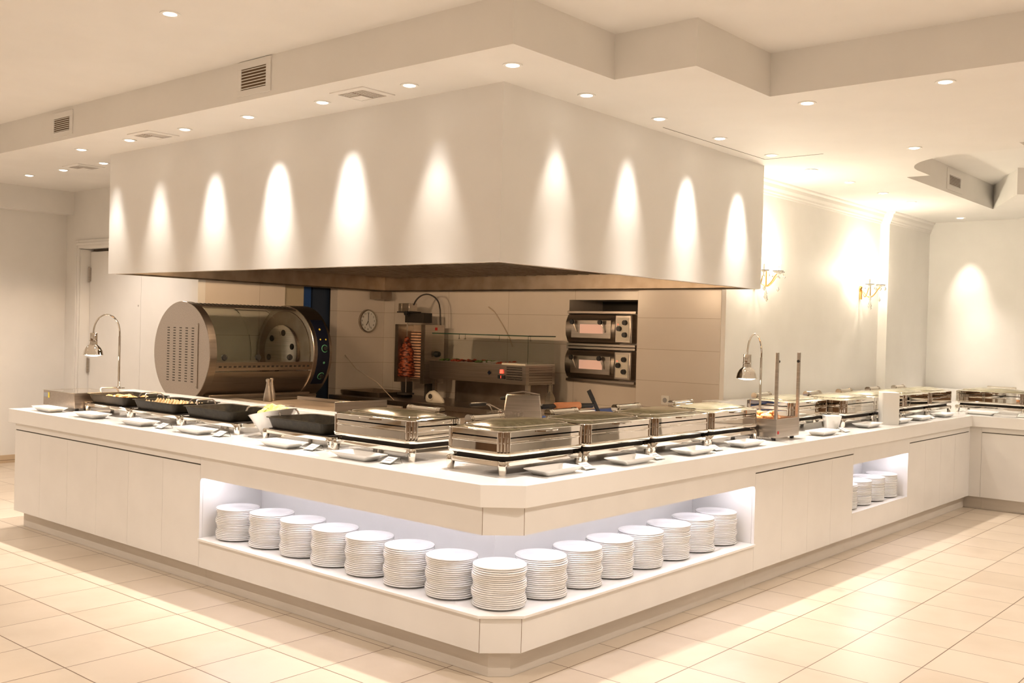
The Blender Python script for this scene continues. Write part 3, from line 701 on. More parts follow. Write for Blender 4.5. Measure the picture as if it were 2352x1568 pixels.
# shell between the drums: solid roof and back, open front closed with glass
def arc(a0, a1, r, y0, y1, n=16, th=.006):
    o_ = []; i_ = []
    for k in range(n+1):
        a = R(a0+(a1-a0)*k/n); o_.append((r*math.cos(a), r*math.sin(a))); i_.append(((r-th)*math.cos(a), (r-th)*math.sin(a)))
    ring = o_+i_[::-1]; mb = MB()
    mb.loft([[(x, y0, RC+z) for x, z in ring], [(x, y1, RC+z) for x, z in ring]]); return mb
arc(68, 108, RR-.012, .075, 1.12, 10).build('roof_panel', STEELX, ro)
arc(215, 262, RR-.012, .075, 1.12, 10).build('rear_lower_panel', STEELX, ro)
arc(109, 214, RR-.016, .078, 1.117, 22, .004).build('rear_glass', GLASS, ro)
arc(-78, -22, RR-.012, .075, 1.12, 10).build('lower_panel', STEELX, ro)
vp = arc(-20, -10, RR-.008, .075, 1.12, 4); vp.build('vent_strip', STEEL, ro)
vh = MB()
for k in range(20):
    y = .12+k*.050; a = R(-15); r = RR-.007
    q = MB().box(0, .003, -.013, .013, -.008, .008); q.xf(T(r*math.cos(a), y, RC+r*math.sin(a))@roty(-a)); vh.add(q.v, q.f)
vh.build('vent_holes', DARKB, ro)
for k in range(3):
    y0 = .078+k*.347; arc(-8, 67, RR-.014-.010*(k == 1), y0, y0+.350, 18, .004).build('glass_door', GLASS, ro)
    a = R(-4); r = RR+.012
    kb_ = MB().lathe([(.008, -.012), (.008, .012), (.026, .014), (.029, .026), (.022, .040)], 16, axis='x'); kb_.xf(T(r*math.cos(a)-.01, y0+.05, RC+r*math.sin(a)))
    kb_.build('door_knob', BLACK, ro)
rt = MB().lathe([(.25, 1.085), (.26, 1.09), (.26, 1.112)], 40, (-.02, 0, RC), axis='y'); rt.build('rotor_disc', STEEL, ro)
MB().lathe([(.40, 1.113), (.40, 1.1195)], 40, (0, 0, RC), axis='y').build('inner_cheek', DSTEEL, ro)
rh = MB()
for k in range(6):
    a = 2*PI*k/6+.3; rh.lathe([(.030, 1.080), (.030, 1.0845)], 14, (-.02+.19*math.cos(a), 0, RC+.19*math.sin(a)), axis='y')
rh.build('rotor_holes', DARKB, ro)
tv = MB()
for k in range(24):
    y = .10+k*.042; a = R(78); r = RR-.011
    q = MB().box(-.03, .03, -.010, .010, 0, .003); q.xf(T(r*math.cos(a), y, RC+r*math.sin(a))@roty(R(12))); tv.add(q.v, q.f)
tv.build('roof_slots', DARKB, ro, smooth=False)
pn = MB(); o_ = []; i_ = []
for k in range(17):
    a = R(-42+84*k/16+2); o_.append(((RR+.004)*math.cos(a), (RR+.004)*math.sin(a))); i_.append(((RR-.002)*math.cos(a), (RR-.002)*math.sin(a)))
ring = o_+i_[::-1]; pn.loft([[(x, 1.165, RC+z) for x, z in ring], [(x, 1.305, RC+z) for x, z in ring]])
cpn = pn.build('control_panel', NAVY, ro)
for ang_, m_ in ((6, MARBLE), (-28, MARBLE)):
    a = R(ang_); Mx = T((RR+.005)*math.cos(a), 1.245, RC+(RR+.005)*math.sin(a))@roty(-a)
    pts = [Mx@Vector((0, .034*math.cos(t), .034*math.sin(t))) for t in [2*PI*k/20*.8+.6 for k in range(21)]]
    MB().tube(pts, .004, 6).build('dial_ring', m_, cpn)
    q = MB().lathe([(.022, 0), (.020, .022), (.012, .024)], 14, axis='x'); q.xf(Mx); q.build('dial_knob', BLACK, cpn)
for ang_, y, r, m_, nm in ((30, 1.225, .014, YEL, 'badge'), (17, 1.205, .008, YEL, 'indicator_light'), (17, 1.27, .008, YEL, 'indicator_light'), (-11, 1.245, .012, MARBLE, 'indicator_light')):
    a = R(ang_); q = MB().lathe([(r, 0), (r*.8, .004)], 10 if nm != 'badge' else 4, axis='x'); q.xf(T((RR+.004)*math.cos(a), y, RC+(RR+.004)*math.sin(a))@roty(-a)); q.build(nm, m_, cpn)
bs = MB().box(-.30, .25, .05, 1.28, .0, .055); bs.box(-.28, .30, .10, 1.2, .035, .085); bs.build('base', DSTEEL, ro, bev=.004)
MB().tube([(.315, .12, .055), (.315, 1.26, .055)], .012, 8).box(.25, .32, .12, 1.26, .03, .05).build('front_rail', STEEL, ro)

# ---------------------------------------------------------------- kitchen fittings
def table(name, label, x0, x1, y0, y1, z, m_=STEELX):
    t = thing(name, label, 'work table', ((x0+x1)/2, (y0+y1)/2, 0)); hx, hy = (x1-x0)/2, (y1-y0)/2
    MB().box(-hx, hx, -hy, hy, z-.045, z).build('steel_top', m_, t, bev=.003)
    MB().box(-hx+.03, hx-.03, -hy+.03, hy-.03, .12, z-.046).build('cupboard', DSTEEL, t, smooth=False)
    for sx in (-1, 1):
        for sy in (-1, 1): MB().box(sx*(hx-.06)-.02, sx*(hx-.06)+.02, sy*(hy-.06)-.02, sy*(hy-.06)+.02, 0, .12).build('leg', STEEL, t, smooth=False)
    return t
table('steel_table', 'low steel table under the rotisserie oven', -5.64, -4.60, 1.50, 3.0, .845)
table('steel_table', 'steel cooking bench behind the left counter ledge', -4.55, -1.75, 1.01, 1.72, .93)
table('steel_table', 'steel bench behind the right counter ledge', -1.70, -1.0, 1.01, 3.60, .985)
table('steel_table', 'steel bench along the tiled back wall under the salad display', -5.64, -2.20, 3.62, 4.39, .83)
# griddle with splash guard
gr = thing('griddle', 'steel griddle with a raised splash guard behind the left ledge', 'griddle', (-3.02, 1.36, .9305))
MB().box(-.60, .60, -.29, .30, 0, .045).build('griddle_body', STEELX, gr, bev=.003)
MB().box(-.56, .56, -.22, .26, .0455, .052).build('griddle_plate', DSTEEL, gr, smooth=False)
sg = MB().box(.602, .608, -.33, .14, .0, .13); sg.build('splash_guard', STEEL, gr, bev=.002)
sg = MB().box(-.6, .6, .288, .30, .046, .075); sg.build('rear_guard', STEEL, gr, smooth=False)
o = MB().tube([(0, 0, 0), (.06, 0, .002)], .009, 10).build('griddle_knob_handle', BLACK, gr); o.location = (.3, -.30, .02)
# sloping steel lid left of the griddle
tl = MB().box(-.36, .36, -.06, .06, 0, .012); o = tl.build('steel_tray', STEELX, bev=.002); o.location = (-3.35, 1.10, .9845); o.rotation_euler = (0, 0, R(-3)); tag(o, 'long flat steel tray lying across the griddle front', 'tray')
# oil pourers
def pourer():
    return MB().lathe([(.035, 0), (.036, .004), (.030, .05), (.016, .115), (.013, .14), (.018, .15), (.018, .165), (.012, .17)], 18)
o = pourer().build('oil_bottle', STEEL); o.location = (-3.54, 1.31, .9835); tag(o, 'tapered steel oil bottle on the griddle in front of the rotisserie, the nearer one', 'bottle')
o2 = o.copy(); C.objects.link(o2); o2.location = (-3.60, 1.385, .9835); tag(o2, 'tapered steel oil bottle on the griddle, mostly hidden behind its twin', 'bottle')

# gyros grill with meat cone
gy = thing('gyros_grill', 'vertical gyros grill in the kitchen corner left of the glass salad display', 'grill', (-4.755, 4.09, .8305))
MB().box(-.225, -.175, -.14, .08, .165, .77).build('side_wing', DSTEEL, gy, smooth=False)
MB().box(.165, .218, -.14, .08, .165, .77).build('side_wing', DSTEEL, gy, smooth=False)
tag(MB().box(.2185, .225, -.14, .14, .165, .77).box(-.225, .218, .0805, .14, .165, .77).build('burner_housing', STEEL, gy, smooth=False), 'steel burner housing')
MB().box(-.174, .164, .045, .08, .20, .70).build('burner_wall', BURN, gy, smooth=False)
br = MB()
for k in range(17): br.tube([(-.17, .036, .21+k*.030), (.16, .036, .21+k*.030)], .0055, 6)
br.build('burner_bars', DARKB, gy)
MX, MY = -.125, -.06
MB().tube([(MX, MY, .03), (MX, MY, .92)], .007, 8).build('spit_rod', STEEL, gy)
mc = MB(); rings = []
for j in range(46):
    u = j/45; z = .225+.36*u; rb = .088-.030*u-(.026*max(0, (u-.80)/.20)); n = 22; rb *= 1+random.uniform(-.10, .10)
    rings.append([((rb*(1+.17*random.uniform(-1, 1))*math.cos(2*PI*i/n))+MX, (rb*(1+.17*random.uniform(-1, 1)))*math.sin(2*PI*i/n)+MY, z+random.uniform(-.004, .004)) for i in range(n)])
mc.loft(rings).blob((MX, MY, .610), .032, 10, 6, .1)
tag(mc.build('meat_cone', MEAT, gy, ang=180), 'dark red roasting meat cone')
MB().lathe([(.09, .035), (.09, .05), (.02, .055)], 20, (MX, MY, 0)).build('drip_plate', DARKB, gy)
mo = MB().box(-.205, -.155, -.12, .0, .905, .99); mo.box(-.1545, -.045, -.12, .0, .905, .99); mo.build('motor_box', STEEL, gy, bev=.003)
MB().box(-.235, .02, -.115, .0, .893, .904).box(-.155, .12, -.07, .06, .79, .8925).build('spit_arm', DARKB, gy, bev=.004)
MB().lathe([(.024, 0), (.024, .03), (.016, .034)], 14, (-.06, -.155, .885), axis='y').build('clamp_knob', BLACK, gy)
q = MB().lathe([(.032, 0), (.032, .02), (.026, .05), (.010, .052)], 16, axis='x'); q.xf(T(.2255, .02, .47)); q.build('gas_knob', BLACK, gy)
pts = [(-.05, -.05, .975)]+[(.07-.11*math.cos(a), -.05+.15*i_/16, .985+.105*math.sin(a)) for i_, a in enumerate([PI*i/16 for i in range(17)])]+[(.185, .11, .93), (.19, .115, .77)]
MB().tube(pts, .008, 8).build('motor_cable', CABLE, gy)
MB().box(.2255, .2262, .0, .035, .715, .745).build('red_sticker', RED, gy, smooth=False)
for s_ in (-1, 1): MB().box(s_*.17-.02, s_*.17+.02, -.06, .06, .0, .164).build('leg', DARKB, gy, smooth=False)
gt = MB().rr([(.29, .22, .02, 0), (.31, .25, .03, .05), (.305, .245, .03, .052), (.27, .20, .02, .008)], 3); o = gt.build('drip_tray', DSTEEL); o.location = (-5.31, 4.0, .8305); o.rotation_euler = (0, 0, 0); tag(o, 'wide dark steel drip tray in the kitchen corner under the clock', 'tray')

# electric knife
ek = thing('electric_knife', 'cream electric gyros knife lying on the back bench', 'electric knife', (-4.12, 3.70, .8305), R(10))
kb_ = MB(); rings = []
for x, r, zc in ((-.105, .012, .04), (-.095, .045, .05), (-.06, .066, .062), (-.01, .072, .066), (.04, .058, .056), (.085, .036, .036), (.11, .014, .024)):
    rings.append([(x, .55*r*math.cos(2*PI*i/16), zc+r*.9*math.sin(2*PI*i/16)) for i in range(16)])
kb_.loft(rings).build('knife_body', CREAMP, ek, ang=60)
MB().lathe([(.028, -.045), (.020, -.040), (.020, -.036)], 16, (-.025, 0, .072), axis='y').build('grip_hole', DARKB, ek)
MB().tube([(-.025+.030*math.cos(a), -.042, .072+.030*math.sin(a)) for a in [2*PI*i/20 for i in range(21)]], .006, 6).build('grip_ring', CREAMP, ek)
MB().box(-.20, -.03, -.03, .03, .0, .006).build('knife_blade', STEEL, ek, smooth=False)

# salad display
sf = thing('salad_display', 'refrigerated steel salad display with a glass guard on the back bench', 'salad display', (-3.635, 3.98, .8305))
W, D0 = .62, .20
MB().box(-W+.004, W-.004, -.21, D0-.004, .245, .405).build('fridge_body', STEELX, sf, bev=.004)
MB().loft([[(-W, -.235, .415), (-W, -.22, .24), (-W, D0, .24), (-W, D0, .415)], [(W, -.235, .415), (W, -.22, .24), (W, D0, .24), (W, D0, .415)]]).build('front_panel', STEEL, sf, smooth=False)
MB().box(.33, W, -.235, .20, .4155, .435).build('compressor_cover', CREAMP, sf, bev=.003)
for sx in (-1, 1):
    for y in (-.17, .16): MB().box(sx*(W-.02)-.018, sx*(W-.02)+.018, y-.018, y+.018, 0, .235).build('leg', STEEL, sf, smooth=False)
MB().box(-W+.04, W-.04, .12, .135, .0, .23).build('rear_panel', DSTEEL, sf, smooth=False)
gm = MB().box(-W, W, -.200, -.196, .43, .685); gm.build('front_glass', GLASS, sf, smooth=False)
MB().box(W-.004, W, -.195, .18, .43, .685).build('side_glass', GLASS, sf, smooth=False)
MB().box(-W, W, -.205, .20, .686, .692).build('top_glass', GLASS, sf, smooth=False)
eg = MB().box(-W, W, -.2065, -.2055, .684, .694); eg.box(W, W+.0008, -.205, .2, .684, .694); eg.box(W-.003, W+.001, -.2065, -.2055, .42, .69); eg.build('glass_edge', GEDGE, sf, smooth=False)
for x in (-.30, -.22, .22, .60):
    MB().lathe([(.012, 0), (.004, .012), (.003, .045)], 10, (x, -.15, .64)).build('glass_clip', STEEL, sf)
cols = [SALADG, SALADR, MEAT, SALADG, SALADW, SALADR]
for k, cm in enumerate(cols):
    x0 = -.58+k*.150; pt = MB().box(x0, x0+.142, -.19, .14, .4155, .420)
    pz = pt.build('food_pan', STEEL, sf, smooth=False)
    hb = MB()
    for _ in range(26): hb.blob((x0+random.uniform(.02, .125), random.uniform(-.17, .12), .420+random.uniform(0, .014)), .018, 6, 4, .3, (1, 1, .5))
    tag(hb.build('salad_filling', cm, pz, ang=180), kind='stuff')
vh = MB()
for rr0 in (0, 1, 2.3, 3.3, 4.6, 5.6):
    for k in range(13): x = .40+k*.0145; z = .395-rr0*.0195; vh.box(x-.0040, x+.0040, -.2385, -.2275, z-.0045, z+.0045)
vh.build('front_vent', DARKB, sf, smooth=False)
vh = MB()
for rr0 in (0, 1, 2.6, 3.6, 5.2, 6.2, 7.6):
    for k in range(18): y = -.17+k*.019; z = .395-rr0*.019; vh.box(W, W+.001, y-.0045, y+.0045, z-.0036, z+.0036)
vh.build('side_vent', DARKB, sf, smooth=False)
MB().box(.315, .345, -.240, -.228, .335, .37).build('rocker_switch', REDL, sf, smooth=False)
dp = MB().box(.29, .37, -.240, -.225, .285, .318).build('display_window', BLACK, sf, smooth=False)
text_part('1', .035, T(.33, -.2415, .301)@rotx(R(90)), REDL, dp, 'digit')
q = MB().lathe([(.022, 0), (.022, .003)], 4, axis='y'); q.xf(T(.18, -.2385, .335)); q.build('diamond_badge', NAVY, sf, smooth=False)

# pizza ovens in the tiled niche
def make_oven():
    t = thing('pizza_oven', None, None)
    MB().box(-.41, .41, .03, .50, 0, .33).box(-.41, .41, -.03, .03, 0, .025).box(-.41, .41, -.03, .03, .305, .33).build('oven_body', STEEL, t, bev=.003)
    # bowed front
    pr_ = [(.03, .025), (-.015, .04), (-.045, .10), (-.052, .165), (-.045, .23), (-.015, .29), (.03, .305)]
    MB().loft([[(-.41, y, z) for y, z in pr_], [(.19, y, z) for y, z in pr_]]).build('bowed_front', STEEL, t, ang=60)
    dr = MB().box(-.33, .15, -.060, -.045, .075, .245).build('oven_door', STEEL, t, bev=.003)
    tag(MB().box(-.22, .06, -.0635, -.0605, .12, .205).build('door_window', HEAT, dr, smooth=False), 'glowing orange oven window')
    for x in (-.29, .05):
        MB().lathe([(.022, -.036), (.024, -.02), (.010, 0)], 14, (x, -.072, .225), axis='y').build('handle_knob', BLACK, dr)
        MB().tube([(x, -.085, .225), (x+.02, -.08, .18), (x+.035, -.066, .13)], .006, 6).build('handle_rod', STEEL, dr)
    cp_ = MB().box(.20, .39, -.065, .03, .035, .30).build('control_box', STEEL, t, bev=.012)
    MB().box(.225, .365, -.0675, -.0652, .06, .27).build('dial_plate', CREAMP, cp_, smooth=False)
    for x, z in ((.325, .225), (.26, .17), (.325, .115)):
        MB().lathe([(.022, -.026), (.024, -.004), (.024, 0)], 16, (x, -.068, z), axis='y').build('dial_knob', BLACK, cp_)
    MB().box(.236, .244, -.0695, -.0676, .205, .213).build('pilot_light', REDL, cp_, smooth=False)
    return t
ov = make_oven(); ov.location = (-2.61, 4.36, 1.105); ov.rotation_euler = (0, 0, R(-4)); tag(ov, 'lower steel pizza oven with glowing window in the tiled niche', 'pizza oven', 'pizza ovens in the tiled niche')
o2 = copy_tree(ov); o2.location = (-2.61, 4.36, 1.439); tag(o2, 'upper steel pizza oven with glowing window, on top of the lower one', 'pizza oven', 'pizza ovens in the tiled niche')
# clock
ck = thing('wall_clock', 'round wall clock reading seven on the tiled side wall', 'clock', (KX+.001, 4.145, 1.628))
MB().lathe([(.125, 0), (.130, .01), (.128, .03), (.115, .034), (.112, .022)], 40, axis='x', cap1=False).build('clock_rim', STEEL, ck)
MB().lathe([(.113, .015), (.113, .020)], 40, axis='x').build('clock_face', PAPER, ck)
for i in range(1, 13):
    a = R(90-30*i); Mx = T(.0205, -.0*0+(.090*math.cos(a)), .090*math.sin(a))@rotz(R(90))@rotx(R(90))
    text_part(str(i), .030, Mx, BLACK, ck, 'clock_numeral')
for ang_, ln, wd, nm in ((90, .085, .003, 'minute_hand'), (-120, .055, .004, 'hour_hand'), (-70, .08, .0015, 'second_hand')):
    a = R(ang_); h = MB().box(0, ln, -wd, wd, 0, .0015); h.xf(T(.0215, 0, 0)@Matrix(((0, 0, 1, 0), (1, 0, 0, 0), (0, 1, 0, 0), (0, 0, 0, 1)))@rotz(a)); h.build(nm, BLACK, ck, smooth=False)
# wall socket on the tiled pier
so = thing('wall_socket', 'white wall socket low on the tiled pier', 'socket', (-1.865, 4.2995, .99))
MB().rr([(.04, .04, .006, 0), (.04, .04, .006, .008), (.036, .036, .005, .010)], 3).xf(rotx(R(90))).build('socket_plate', PAPER, so)
MB().lathe([(.022, -.0125), (.020, -.0105)], 20, axis='y').build('socket_rim', GREY, so)
# fryer area behind the right ledge
fr = thing('steel_cover', 'steel fryer lid tilted open behind the corner chafing dish', 'lid', (-1.30, 1.66, .9855), R(40))
MB().loft([[(-.13, -.01, .005), (.13, -.01, .005), (.11, .10, .17), (-.11, .10, .17)], [(-.13, .01, .005), (.13, .01, .005), (.11, .13, .165), (-.11, .13, .165)]]).build('lid_plate', STEEL, fr, bev=.01)
MB().tube([(-.11, .11, .168), (0, .12, .185), (.11, .11, .168)], .006, 6).build('rolled_edge', STEEL, fr)
def basket_handle(lb, loc, rz):
    t = thing('fryer_basket', lb, 'fryer basket', loc, rz, 'fryer baskets behind the right ledge')
    MB().tube([(-.23, 0, .108), (-.22, 0, .110), (-.13, 0, .118), (-.12, 0, .118)], [.006, .013, .013, .008], 8).build('black_grip', BLACK, t)
    MB().tube([(-.12, -.01, .118), (-.10, -.01, .120), (-.03, -.02, .09), (-.02, -.02, .07)], .004, 6).tube([(-.12, .01, .118), (-.10, .01, .105), (-.08, .02, .06), (-.06, .02, .055), (-.03, .02, .09), (.0, .02, .07)], .004, 6).build('wire_handle', STEEL, t)
    bk = MB()
    for k in range(7):
        z = .01+k*.011; bk.tube([(-.10, -.07, z), (.10, -.07, z), (.10, .07, z), (-.10, .07, z), (-.10, -.07, z)], .0015, 4)
    for k in range(11): x = -.10+k*.02; bk.tube([(x, -.07, .08), (x, -.07, .005), (x, .07, .005), (x, .07, .08)], .0015, 4)
    bk.build('wire_basket', STEEL, t); return t
basket_handle('wire fryer basket with black grip pointing left, left of the tilted lid', (-1.26, 1.44, .9855), R(28))
basket_handle('wire fryer basket with black grip behind the tilted lid', (-1.56, 2.08, .9855), R(30))
rp = thing('rolling_pin', 'orange-brown wooden rolling pin with black grips behind the right ledge', 'rolling pin', (-1.19, 1.99, 1.0795), R(75))
MB().tube([(-.10, 0, 0), (.10, 0, 0)], .026, 16).build('roller', WOOD, rp)
for s_ in (-1, 1): MB().tube([(s_*.102, 0, 0), (s_*.115, 0, 0), (s_*.21, 0, 0), (s_*.22, 0, 0)], [.010, .018, .016, .008], 10).build('grip', BLACK, rp)
for i, (x, y, lb) in enumerate(((-1.21, 2.13, 'blue plastic chopping board under the rolling pin'), (-1.35, 2.75, 'blue plastic chopping board behind the third chafing dish'))):
    o = MB().rr([(.17, .26, .02, 0), (.17, .26, .02, .015)], 4).build('chopping_board', BLUEB); o.location = (x, y, .9855+.0005); tag(o, lb, 'chopping board', 'blue chopping boards')
bx2 = MB().box(-.10, .10, -.14, .14, 0, .05); o = bx2.build('dough_block', CREAMP, bev=.006); o.location = (-1.19, 2.03, 1.0015); tag(o, 'flat pale block under the rolling pin', 'block')
kk = thing('knife', 'black-handled knife leaning up behind the second chafing dish', 'knife', (-1.14, 2.30, 1.0015), R(60))
MB().box(-.012, .012, -.008, .008, .0, .12).xf(roty(R(-28))).build('knife_handle', BLACK, kk, bev=.003)
MB().box(-.015, .015, -.0015, .0015, .12, .20).xf(roty(R(-28))).build('knife_blade', BLACK, kk, smooth=False)
# clear bottle and loose cable near the ovens
o = MB().lathe([(.045, 0), (.048, .01), (.048, .12), (.018, .18), (.014, .24), (.016, .25)], 18).build('glass_bottle', GLASS); o.location = (-2.92, 4.0, .8305); tag(o, 'clear glass bottle standing under the pizza ovens', 'bottle')
o = MB().tube([(-5.645, 3.84, 1.25), (-5.3, 3.7, 1.12), (-4.9, 3.64, 1.0), (-4.6, 3.60, .84)], .004, 6).build('power_cable', CABLEW); tag(o, 'thin pale cable sagging from the side wall to the back bench', 'cable')
o = MB().tube([(-4.06, 4.385, 1.80), (-3.98, 4.39, 1.75), (-3.85, 4.39, 1.60), (-3.76, 4.385, 1.48), (-3.72, 4.385, 1.40)], .006, 6).build('power_cable', CABLEW); tag(o, 'cable hanging down the tiled back wall behind the salad display', 'cable')
# knife steel hanging in the corner
o = MB().tube([(0, 0, 0), (0, 0, .22)], .006, 8).tube([(0, 0, .22), (0, 0, .30)], [.010, .012], 8).build('sharpening_steel', STEEL); o.location = (KX+.35, 4.36, .8305); tag(o, 'slim sharpening steel standing upright in the tiled corner', 'sharpening steel')

# ---------------------------------------------------------------- wall sconces
def make_sconce():
    t = thing('wall_sconce', None, None)     # local +x points away from the wall
    MB().lathe([(.035, 0), (.035, .012), (.02, .02)], 16, axis='x').box(0, .02, -.018, .018, -.11, .03).build('back_plate', GOLD, t, bev=.002)
    arms = MB()
    cups = [(.20, 0), (.14, -.15), (.14, .15)]
    for cx, cy in cups:
        L_ = math.hypot(cx, cy); pts = []
        for i in range(13):
            u = i/12; r = u*L_; z = -.085*math.sin(PI*min(u*1.15, 1))-.0+(.0 if u < .8 else (u-.8)*.1); pts.append((.02+cx*u, cy*u, z))
        arms.tube(pts, .0055, 8)
    arms.tube([(.11, 0, -.085), (.11, 0, .05)], .007, 8); arms.build('curved_arms', GOLD, t)
    for cx, cy in cups:
        MB().lathe([(.008, .02), (.012, .03), (.045, .038), (.050, .046), (.046, .044), (.010, .036)], 16, (cx+.02, cy, 0)).build('drip_cup', CRYSTAL, t)
        MB().lathe([(.010, .036), (.010, .10)], 10, (cx+.02, cy, 0)).build('candle_sleeve', PORC, t)
        MB().lathe([(.004, .10), (.014, .115), (.016, .135), (.009, .165), (.002, .185)], 12, (cx+.02, cy, 0)).build('candle_bulb', CANDLE, t)
        for k in range(4):
            a = PI/2*k+.4; MB().lathe([(.001, .034), (.004, .015), (.0095, -.002), (.001, -.014)], 6, (cx+.02+.046*math.cos(a), cy+.046*math.sin(a), 0)).build('crystal_drop', CRYSTAL, t)
    for (x, y, z) in ((.11, 0, -.16), (.13, -.03, -.19), (.09, .03, -.19), (.11, .02, -.21), (.16, -.13, -.12), (.16, .13, -.12)):
        MB().tube([(x, y, z+.05), (x, y, -.07)], .0008, 4).lathe([(.001, z+.05), (.006, z+.03), (.014, z+.008), (.001, z-.014)], 7, (x, y, 0)).build('crystal_drop', CRYSTAL, t)
    for cx, cy in cups:
        l = bpy.data.lights.new('sconce_light', 'POINT'); l.energy = 7.5; l.color = (1, .86, .66); l.shadow_soft_size = .02
        o = bpy.data.objects.new('sconce_light', l); C.objects.link(o); o.location = (cx+.02, cy, .20); o.parent = t
    return t
s1 = make_sconce(); s2 = copy_tree(s1)
s1.location = (-1.299, 4.80, 2.10); tag(s1, 'crystal candle wall sconce half hidden by the right end of the hood', 'wall sconce', 'crystal wall sconces')
s2.location = (-1.299, 7.19, 2.10); tag(s2, 'crystal candle wall sconce near the wall step, farther from the hood', 'wall sconce', 'crystal wall sconces')

# ---------------------------------------------------------------- downlights
dl = thing('downlight', None, None)
MB().lathe([(.036, -.004), (.052, -.004), (.054, -.0005)], 24, cap0=False, cap1=False).lathe([(.036, -.004), (.034, .0)], 24, cap0=False, cap1=False).build('trim_ring', PAPER, dl)
MB().lathe([(.002, -.010), (.020, -.009), (.036, -.004)], 20, cap1=False).build('lamp_face', BULB, dl)
lights = []
def place_dl(x, y, z, lb, aim=(0, 0, -1), watts=1.0, size=60, blend=.9):
    o = dl if not lights else copy_tree(dl); lights.append(o)
    o.location = (x, y, z-.0005); tag(o, lb, 'downlight', 'recessed ceiling downlights')
    s = add_spot('downlight_beam', (x, y, z-.02), aim, SPOT_W*watts, size, blend); return o
ordw = ['nearest', 'second', 'third', 'fourth', 'fifth', 'sixth', 'seventh', 'eighth', 'ninth', 'tenth', 'eleventh']
wl_ = [1, 1, 1, 1, 1, 1, 1]
# downlight row before the left hood face
for i, x in enumerate((-.618, -1.40, -2.185, -2.97, -3.75, -4.53, -5.30)):
    place_dl(x, .683, ZL, ordw[i]+' downlight from the corner in the row before the left hood face', aim=(0 if i else .22, -.15 if i else -.20, -1), watts=3.2 if i else 4.2, size=52, blend=.9)
    # the wall-washing beams of this row
for i, y in enumerate((1.451, 2.248, 3.042, 3.847, 4.661, 5.459, 6.269, 7.047, 8.63)):
    place_dl(-.70 if i < 4 else -.74, y, ZL, ordw[i]+' downlight from the corner in the row before the right hood face', aim=(.15, 0, -1), watts=3.2 if i < 4 else 2.0, size=52, blend=.9)
for x, y, n in ((-5.83, 1.15, 'nearest the left hood edge'), (-6.59, 1.15, 'in the middle'), (-7.26, 1.13, 'farthest left')):
    place_dl(x, y, ZL, 'downlight in the short row left of the hood, '+n, watts=.5)
place_dl(.267, 2.345, ZL, 'downlight just right of the stepped ceiling corner', watts=.8)
place_dl(1.08, 2.275, ZL, 'downlight near the upper right, below the ceiling drop', watts=.8)
place_dl(.293, 4.10, ZL, 'downlight left of the small triangular ceiling recess', watts=.8)
place_dl(-2.08, -.44, ZU, 'single downlight in the raised ceiling at upper left', watts=1.0)
# the same downlights continue over the aisle and the dining area outside the frame
for i in range(5):
    for j in range(3):
        x = -5.6+i*2.6; y = -2.2-j*2.3
        add_spot('aisle_beam', (x, y, ZU-.02), (0, 0, -1), SPOT_W*(2.1 if i < 2 else 2.15), 125, .8)
for x, y in ((1.9, .3), (2.8, 3.2), (4.2, 5.2), (2.4, 6.0), (5.0, 1.0)):
    add_spot('aisle_beam', (x, y, (ZL if y > 2.1 else ZU)-.02), (0, 0, -1), SPOT_W*3.2, 125, .8)
# bright scallops on the hood come from the tilted lamps of the two rows
for x, k in ((-4.53, .5), (-3.75, 1.1), (-2.97, 2.0), (-2.185, 1.3), (-1.40, .22), (-5.22, .45)):
    add_spot('wash_beam', (x, .683, ZL-.03), (0, .25, -.46), SPOT_W*k*.40, 36, 1.0, (1, .94, .88), .05)
    add_spot('wash_beam', (x, .683, ZL-.03), (0, .25, -.90), SPOT_W*(.40+.25*min(k, 1.4)), 42, 1.0, (1, .90, .78), .03)
for y, k in ((1.451, .12), (2.248, .6), (3.042, 1.6), (3.847, 2.0)):
    add_spot('wash_beam', (-.70, y, ZL-.03), (-.20, -.03, -.38), SPOT_W*k*.40, 36, 1.0, (1, .94, .88), .05)
    add_spot('wash_beam', (-.70, y, ZL-.03), (-.20, -.02, -.72), SPOT_W*(.40+.25*min(k, 1.6)), 42, 1.0, (1, .90, .78), .03)
for x, y in ((-7.4, -.3), (-7.4, -2.5), (-6.6, 1.2)): add_spot('aisle_beam', (x, y, (ZU if y < .3 else ZL)-.02), (0, 0, -1), SPOT_W*1.5, 130, .8)  # extra spots without fixtures, added to brighten the left area
add_spot('wash_beam', (-.735, 8.63, ZL-.03), (.0, .45, -1), SPOT_W*.9, 36, 1.0, (1, .88, .74), .02)

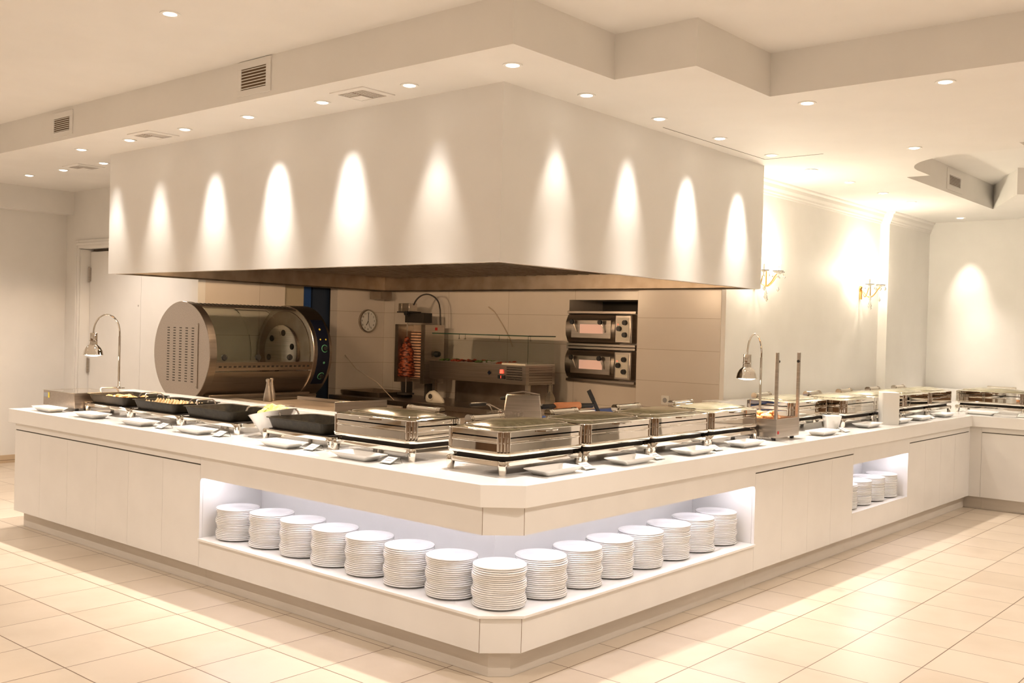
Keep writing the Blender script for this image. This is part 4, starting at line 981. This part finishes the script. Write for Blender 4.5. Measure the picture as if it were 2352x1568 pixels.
# ---------------------------------------------------------------- air grilles
def wall_grille(lb, x0, x1, z0, z1, xf):
    t = thing('air_grille', lb, 'air grille', (0, 0, 0)); w_, h_ = x1-x0, z1-z0; b = w_*.13
    MB().box(0, w_, -.008, 0, 0, b*.8).box(0, w_, -.008, 0, h_-b, h_).box(0, b, -.008, 0, b*.8, h_-b).box(w_-b, w_, -.008, 0, b*.8, h_-b).build('frame', CEIL, t, bev=.001)
    MB().box(b, w_-b, -.0015, -.0005, b*.8, h_-b).build('duct_mouth', DUCT, t, smooth=False)
    sl = MB(); n = 7
    for k in range(n):
        z = b*.8+(h_-b*1.8)*(k+.5)/n; sl.add([(b, -.009, z-.005), (w_-b, -.009, z-.005), (w_-b, -.004, z-.001), (b, -.004, z-.001), (b, -.009, z-.001), (w_-b, -.009, z-.001), (w_-b, -.004, z+.003), (b, -.004, z+.003)],
                                          [(3, 2, 1, 0), (4, 5, 6, 7), (0, 1, 5, 4), (2, 3, 7, 6), (1, 2, 6, 5), (3, 0, 4, 7)])
    sl.build('slats', CEIL, t, smooth=False); t.matrix_world = xf; return t
wall_grille('square slatted air grille in the ceiling drop, the larger one nearer the camera', 0, .35, 0, .215, T(-2.66, .384, 3.0))
wall_grille('square slatted air grille in the ceiling drop, the farther one at left', 0, .35, 0, .19, T(-5.19, .384, 3.0))
wall_grille('small slatted air grille in the recess at upper right', 0, .46, 0, .20, T(-.224, 6.48, 3.0)@rotz(R(90)))
def ceil_diff(lb, x, y):
    t = thing('ceiling_diffuser', lb, 'ceiling diffuser', (x, y, ZL))
    MB().rr([(.15, .13, .003, 0), (.15, .13, .003, -.006), (.115, .095, .003, -.010), (.115, .095, .003, -.003)], 2, False, False).build('frame', CEIL, t, smooth=False)
    MB().box(-.115, .115, -.095, .095, -.004, -.0005).build('duct_mouth', DUCT, t, smooth=False)
    sl = MB()
    for k in range(5):
        y_ = -.09+k*.018; sl.box(-.112, -.01, y_, y_+.006, -.007, -.0045)
    for k in range(6):
        x_ = .005+k*.018; sl.box(x_, x_+.006, -.09, .09, -.007, -.0045)
    sl.box(-.112, -.01, .0, .09, -.010, -.0045)
    sl.build('slats', CEIL, t, smooth=False)
ceil_diff('square ceiling diffuser between two downlights near the hood corner', -1.80, .675)
ceil_diff('square ceiling diffuser above the left part of the hood', -4.17, .675)
ceil_diff('square ceiling diffuser left of the hood, partly seen edge-on', -6.22, 1.16)
